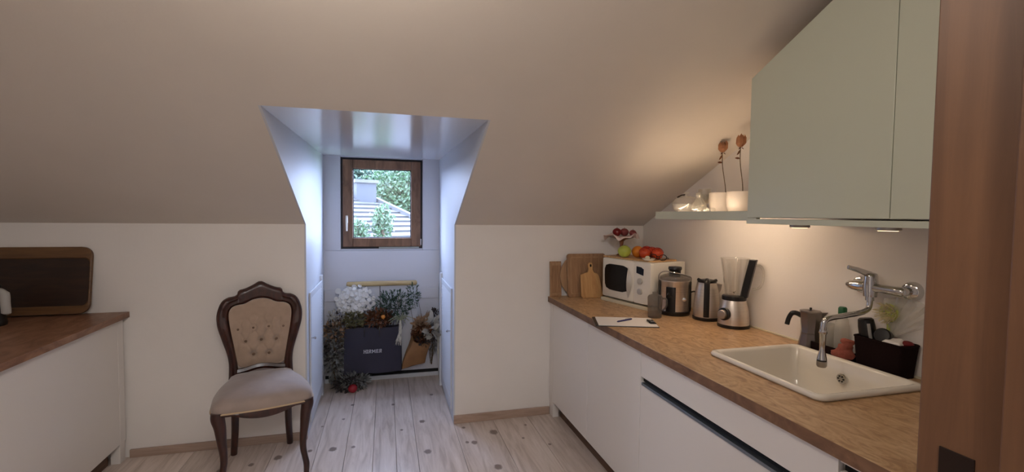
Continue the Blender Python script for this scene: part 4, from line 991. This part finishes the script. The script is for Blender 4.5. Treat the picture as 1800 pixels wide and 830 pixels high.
rg_ = [[(.0296*math.cos(R(a)), .0296*math.sin(R(a)), z) for a in range(222, 244, 3)] for z in (.09, .165)]
MB().loft(rg_, False, False, False).build('label', M['mgrey'], bb, smooth=True)
bj = thing('black_jar', 'round black lidded jar in the dark basket', 'jar', (1.838, 1.345, ZC+.135)); bj.rotation_euler = (R(14), R(-70), 0)
MB().lathe([(.0, -.014), (.026, -.014), (.027, -.002), (.029, 0), (.029, .022), (.025, .026), (0, .027)], 24).build('lid', M['black'], bj, smooth=True)
wr = thing('folded_cloth', 'white folded paper cloth on top of the dark basket', 'cloth', (1.822, 1.298, ZC+.122))
MB().loft([[(-.022, -.035, .0), (.026, -.03, .0), (.030, .03, .0), (-.020, .036, .0)], [(-.014, -.03, .010), (.022, -.012, .022), (.02, .02, .016), (-.010, .028, .010)]]).build('fold', M['paper'], wr, bevel=.004, seg=3)
rc = thing('red_cloth', 'dark red rag at the end of the dark basket', 'cloth', (1.848, 1.272, ZC+.120))
m = MB(); m.sphere((0, 0, .006), .026, 14, 8, (.9, .8, .45)); m.sphere((.012, .05, .006), .018, 12, 8, (1, .7, .6)); m.build('rag', M['redcloth'], rc, smooth=True)
pc = thing('coral_cloth', 'crumpled coral cloth hanging between soap bottle and basket', 'cloth', (1.806, 1.490, ZC+.012))
rg_ = []
for k in range(9):
    z = .085*k/8; wdt = .056+.014*math.sin(k*.9)
    rg_.append([(.022*math.sin(a*1.0472)*(1-.3*k/8)+.009*math.sin(a*3+k*2.2), wdt*math.cos(a*1.0472)*(1-.45*k/8)-.03*k/8+.010*math.cos(a*5+k*2.6), z+.009*math.sin(a*2.3+k*1.7)) for a in range(6)])
o = MB().loft(rg_).build('cloth', M['pinkcloth'], pc, smooth=True, angle=80); sm = o.modifiers.new('sub', 'SUBSURF'); sm.levels = 2; sm.render_levels = 2
# dish brush with its round head up, cellophane sleeve behind
br = thing('dish_brush', 'round dish brush with yellow-green bristles standing behind the basket', 'brush', (1.872, 1.354, ZC+.02))
MB().tube([(-.004, 0, 0), (-.002, 0, .16)], [.006, .007], 8).build('handle', M['brushgreen'], br, smooth=True)
hd_ = MB().lathe([(0, 0), (.034, .0), (.038, .006), (.034, .014), (0, .016)], 24, (.004, 0, .205), Matrix.Rotation(R(-90), 3, 'Y')).build('head', M['brushgreen'], br, smooth=True)
m = MB()
for k in range(170):
    a, q = rnd.uniform(0, 6.283), math.sqrt(rnd.random())*.032
    b0 = Vector((-.011, q*math.cos(a), .205+q*math.sin(a))); m.tube([b0, b0+Vector((-.022, q*math.cos(a)*.35, q*math.sin(a)*.35))+rv(.002)], .0011, 3)
m.build('bristles', M['brush'], br)['kind'] = 'stuff'
ce = thing('cellophane_sleeve', 'crumpled clear cellophane sleeve leaning on the wall behind basket', 'wrapping', (1.868, 1.30, ZC+.125))
g_ = []
for k in range(14):
    u_ = k/13; row = []
    for i in range(18):
        s_ = i/17; ang = R(40+75*s_)
        Lh = .02+.165*u_
        row.append((.010*math.sin(i*1.9+k*.5)*u_-.008*u_+.002*math.sin(i*4.1), .045-Lh*math.cos(ang)*1.0-.05*u_+.004*math.sin(i*2.7), Lh*math.sin(ang)*.9))
    g_.append(row)
MB().loft(g_, False, False, False).build('film', M['cello'], ce, smooth=True, angle=80, recalc=False)

# ------------------------------------------------------------------ things on the glass shelf
ZS = 1.4755
gd = thing('glass_casserole', 'round clear glass dish with domed knob lid on the shelf', 'dish', (1.64, 2.315, ZS))
MB().lathe([(0, 0), (.055, 0), (.074, .02), (.078, .045), (.076, .046), (.072, .022), (.052, .004), (0, .004)], 32).build('bowl', M['shelfglass'], gd, smooth=True)
MB().lathe([(.080, .046), (.079, .052), (.062, .078), (.03, .09), (0, .092)], 32, cap0=False).build('lid', M['shelfglass'], gd, smooth=True)
MB().lathe([(.006, .091), (.006, .098), (.016, .104), (.014, .112), (0, .114)], 16).build('knob', M['shelfglass'], gd, smooth=True)
MB().tube([(-.06, 0, .083), (-.03, 0, .096), (-.012, 0, .098)], .004, 6).build('clip', M['strike'], gd)
gc = thing('glass_carafe', 'small bulbous clear glass carafe next to the glass dish', 'carafe', (1.63, 2.19, ZS))
MB().lathe([(0, 0), (.030, 0), (.040, .02), (.038, .042), (.020, .066), (.014, .078), (.018, .092), (.016, .092), (.012, .078), (.018, .064), (.035, .042), (.037, .02), (.028, .003), (0, .003)], 28).build('body', M['shelfglass'], gc, smooth=True)
MB().lathe([(.009, .08), (.010, .09), (.017, .094), (.013, .104), (0, .106)], 16).build('stopper', M['shelfglass'], gc, smooth=True)
for k, (x, y, s_) in enumerate(((1.712, 2.248, .9), (1.80, 2.372, 1.25))):
    t = thing('wine_glass', ('short stemmed clear glass between round carafe and white pot', 'tall stemmed clear glass at the wall behind the glass dish')[k], 'glass', (x, y, ZS))
    MB().lathe([(0, 0), (.030*s_, .0), (.030*s_, .002), (.005, .006), (.004, .04*s_), (.012, .05*s_), (.030*s_, .075*s_), (.028*s_, .11*s_), (.027*s_, .11*s_), (.028*s_, .076*s_), (.010, .053*s_), (0, .052*s_)], 24).build('bowl', M['shelfglass'], t, smooth=True)
for k, (x, y) in enumerate(((1.585, 2.125), (1.60, 2.085), (1.575, 2.06), (1.605, 2.045))):
    t = thing('glass_pebble', 'small clear glass pebble ' + ('nearest the round carafe', 'in front of the short stemmed glass', 'at the shelf front between carafe and pot', 'nearest the white porcelain pot')[k], 'glass pebble', (x, y, ZS+.011), 0, 'glass pebbles on the shelf')
    MB().sphere((0, 0, 0), .013, 12, 8, (1, 1.1, .85)).build('stone', M['shelfglass'], t, smooth=True)
for k, (x, y) in enumerate(((1.730, 2.140), (1.730, 2.006))):
    t = thing('white_pot', ('white porcelain pot on the shelf holding a dried rose', 'white porcelain pot on the shelf against the wall cabinet')[k], 'pot', (x, y, ZS))
    MB().lathe([(0, 0), (.044, 0), (.052, .006), (.060, .03), (.063, .06), (.062, .10), (.060, .104), (.057, .102), (.058, .06), (.050, .012), (0, .010)], 36).build('body', M['porcelain'], t, smooth=True)
def rose(label, base, top, lean_, drop=None):
    t = thing('dried_rose', label, 'dried flower', base)
    b_, tp_ = Vector((0, 0, 0)), Vector(top)-Vector(base)
    st_ = catmull([b_, tp_*.35+Vector((.0, -.010, 0)), tp_*.75+Vector((0, .004, 0)), tp_], 5)
    MB().tube(st_, .0022, 6).build('stem', M['stem'], t, smooth=True)
    m = MB()
    for k in range(26):
        a = k*2.4; lay = k/26; rr_ = .006+.013*lay
        p = tp_+Vector((rr_*math.cos(a)*.6, rr_*math.sin(a)*.6, .0)); d = Vector((math.cos(a)*.22*lay+.04, math.sin(a)*.22*lay, 1)); m.leaf(p, d, Vector((math.cos(a), math.sin(a), 0)), .062*rnd.uniform(.75, 1.1), .024, .25)
    m.build('bloom', M['rose'], t, recalc=False)
    m = MB()
    for k in range(5): m.leaf(tp_, (math.cos(k*1.26), math.sin(k*1.26), -.5), (0, 0, 1), .022, .007)
    m.leaf(st_[int(len(st_)*.7)], (-.3, .9, .3), (0, -1, 0), .03, .014); m.leaf(tp_-Vector((0, 0, .01)), (-.2, .5, -.9), (0, -1, 0), .034, .012)
    m.build('leaves', M['brownleaf'], t, recalc=False)
rose('dried peach rose on thin stem standing in white porcelain pot', (1.735, 2.115, ZS+.012), (1.735, 2.150, 1.795), 0)
rose('dried peach rose half hidden behind the wall cabinet edge', (1.735, 1.995, ZS+.012), (1.735, 2.018, 1.805), 0)

# ------------------------------------------------------------------ outside the window
struct(MB().box(-30, 40, 6, 70, -4.2, -4.0).build('ground', M['ground']))
P1 = Vector((-.488, 13, 1.80)); P2 = Vector((.725, 11.2, 1.19))
dv = (P2-P1); hd2 = Vector((dv.x, dv.y, 0)).normalized(); rd = Vector((-hd2.y, hd2.x, 0)); 
if rd.x < 0: rd = -rd
dv.normalize(); nrm = rd.cross(dv); 
if nrm.z < 0: nrm = -nrm
nb = thing('neighbour_roof', 'grey tiled roof of the neighbouring house seen through the window', 'roof')
Mx = Matrix((rd, dv, nrm)).transposed().to_4x4(); Mx.translation = P1
row = None
for k in range(17):
    o = MB().add([(-9, 0, .055), (0, 0, .055), (0, .40, .10), (-9, .40, .10), (-9, .40, .05), (0, .40, .05), (0, 0, 0), (-9, 0, 0)], [(0,1,2,3), (3,2,5,4), (1,6,5,2), (0,3,4,7), (0,7,6,1), (7,4,5,6)]).build('tile_row', M['tile'], nb) if row is None else copy_of(row, nb)
    if row is None: row = o
    o.matrix_local = Mx @ Matrix.Translation((0, .36*k, 0))
o = MB().box(0, .10, -.1, 6.3, -.12, .16).build('verge_board', M['verge'], nb); o.matrix_local = Mx
o = MB().box(-9, .1, -.14, .06, .06, .16).build('ridge_cap', M['tile'], nb); o.matrix_local = Mx
o = MB().add([(-9, 0, -6), (0, 0, -6), (0, 0, 0), (-9, 0, 0), (-9, 6, -8), (0, 6, -8), (0, 6, -.05), (-9, 6, -.05)], [(0,1,2,3), (4,5,6,7), (1,5,6,2), (0,4,7,3)]).build('house_wall', M['housewall'], nb); o.matrix_local = Mx
chm = thing('chimney', 'pale rendered chimney on the ridge of the neighbouring roof', 'chimney', (-.56, 12.7, 1.4), R(20))
MB().box(-.25, .25, -.25, .25, -.2, .86).build('stack', M['render'], chm)
MB().box(-.30, .30, -.30, .30, .82, .90).build('cap', M['verge'], chm)
def tree(label, ctr, r3, n, mat, size, zg=-4.0, name='garden_tree'):
    t = thing(name, label, 'tree', (ctr[0], ctr[1], zg))
    m = MB(); c0 = Vector((0, 0, ctr[2]-zg))
    for _ in range(n):
        d = rv(); d *= .55+.45*rnd.random(); p = c0+Vector((d.x*r3[0], d.y*r3[1], d.z*r3[2]))
        m.leaf(p, rv(), rv(), size*rnd.uniform(.6, 1.4), size*.6)
    m.build('crown', M[mat], t, recalc=False)['kind'] = 'stuff'
    MB().tube([(0, 0, 0), (.1, 0, (ctr[2]-zg)*.5), (0, 0, ctr[2]-zg+r3[2]*.4)], [.16*r3[0]*.5, .1*r3[0]*.5, .03], 8).build('trunk', M['trunk'], t)
tree('broad leafy tree behind the neighbouring roof ridge', (1.0, 18, 2.0), (2.4, 1.8, 1.7), 11000, 'treeleaf', .13)
tree('blue-green tree top rising behind the chimney', (-1.4, 21.6, 2.6), (2.0, 1.2, 1.4), 7000, 'treeleaf2', .15)
tree('tall tree crown behind the broad leafy tree', (1.4, 26, 3.4), (3.4, 2, 1.7), 8000, 'treeleaf2', .19)
tree('slim young tree growing in front of the neighbouring roof', (-.055, 7.4, 1.30), (.20, .20, .38), 700, 'treeleaf', .055)
tree('small bushy shrub top in front of the roof beside slim tree', (-.40, 7.2, 1.18), (.20, .2, .22), 600, 'treeleaf', .05)
fh = thing('far_house', 'pink house with white band beyond the garden trees', 'house', (2.0, 30, -4))
MB().box(-1.0, 1.6, 0, 2, 0, 9.5).build('wall', M['pinkwall'], fh); MB().box(-1.1, 1.7, -.1, 2.1, 7.0, 7.5).build('band', M['housewall'], fh)
gh = thing('far_gable', 'white gable with purple shutter beyond the chimney', 'house', (-2.6, 33, -4))
MB().prism([(-1.6, 0), (1.6, 0), (1.6, 7.8), (0, 8.7), (-1.6, 7.8)], 0, 3, 'y').build('wall', M['housewall'], gh); MB().box(.15, .6, -.06, 0, 7.2, 7.9).build('shutter', M['purple'], gh)
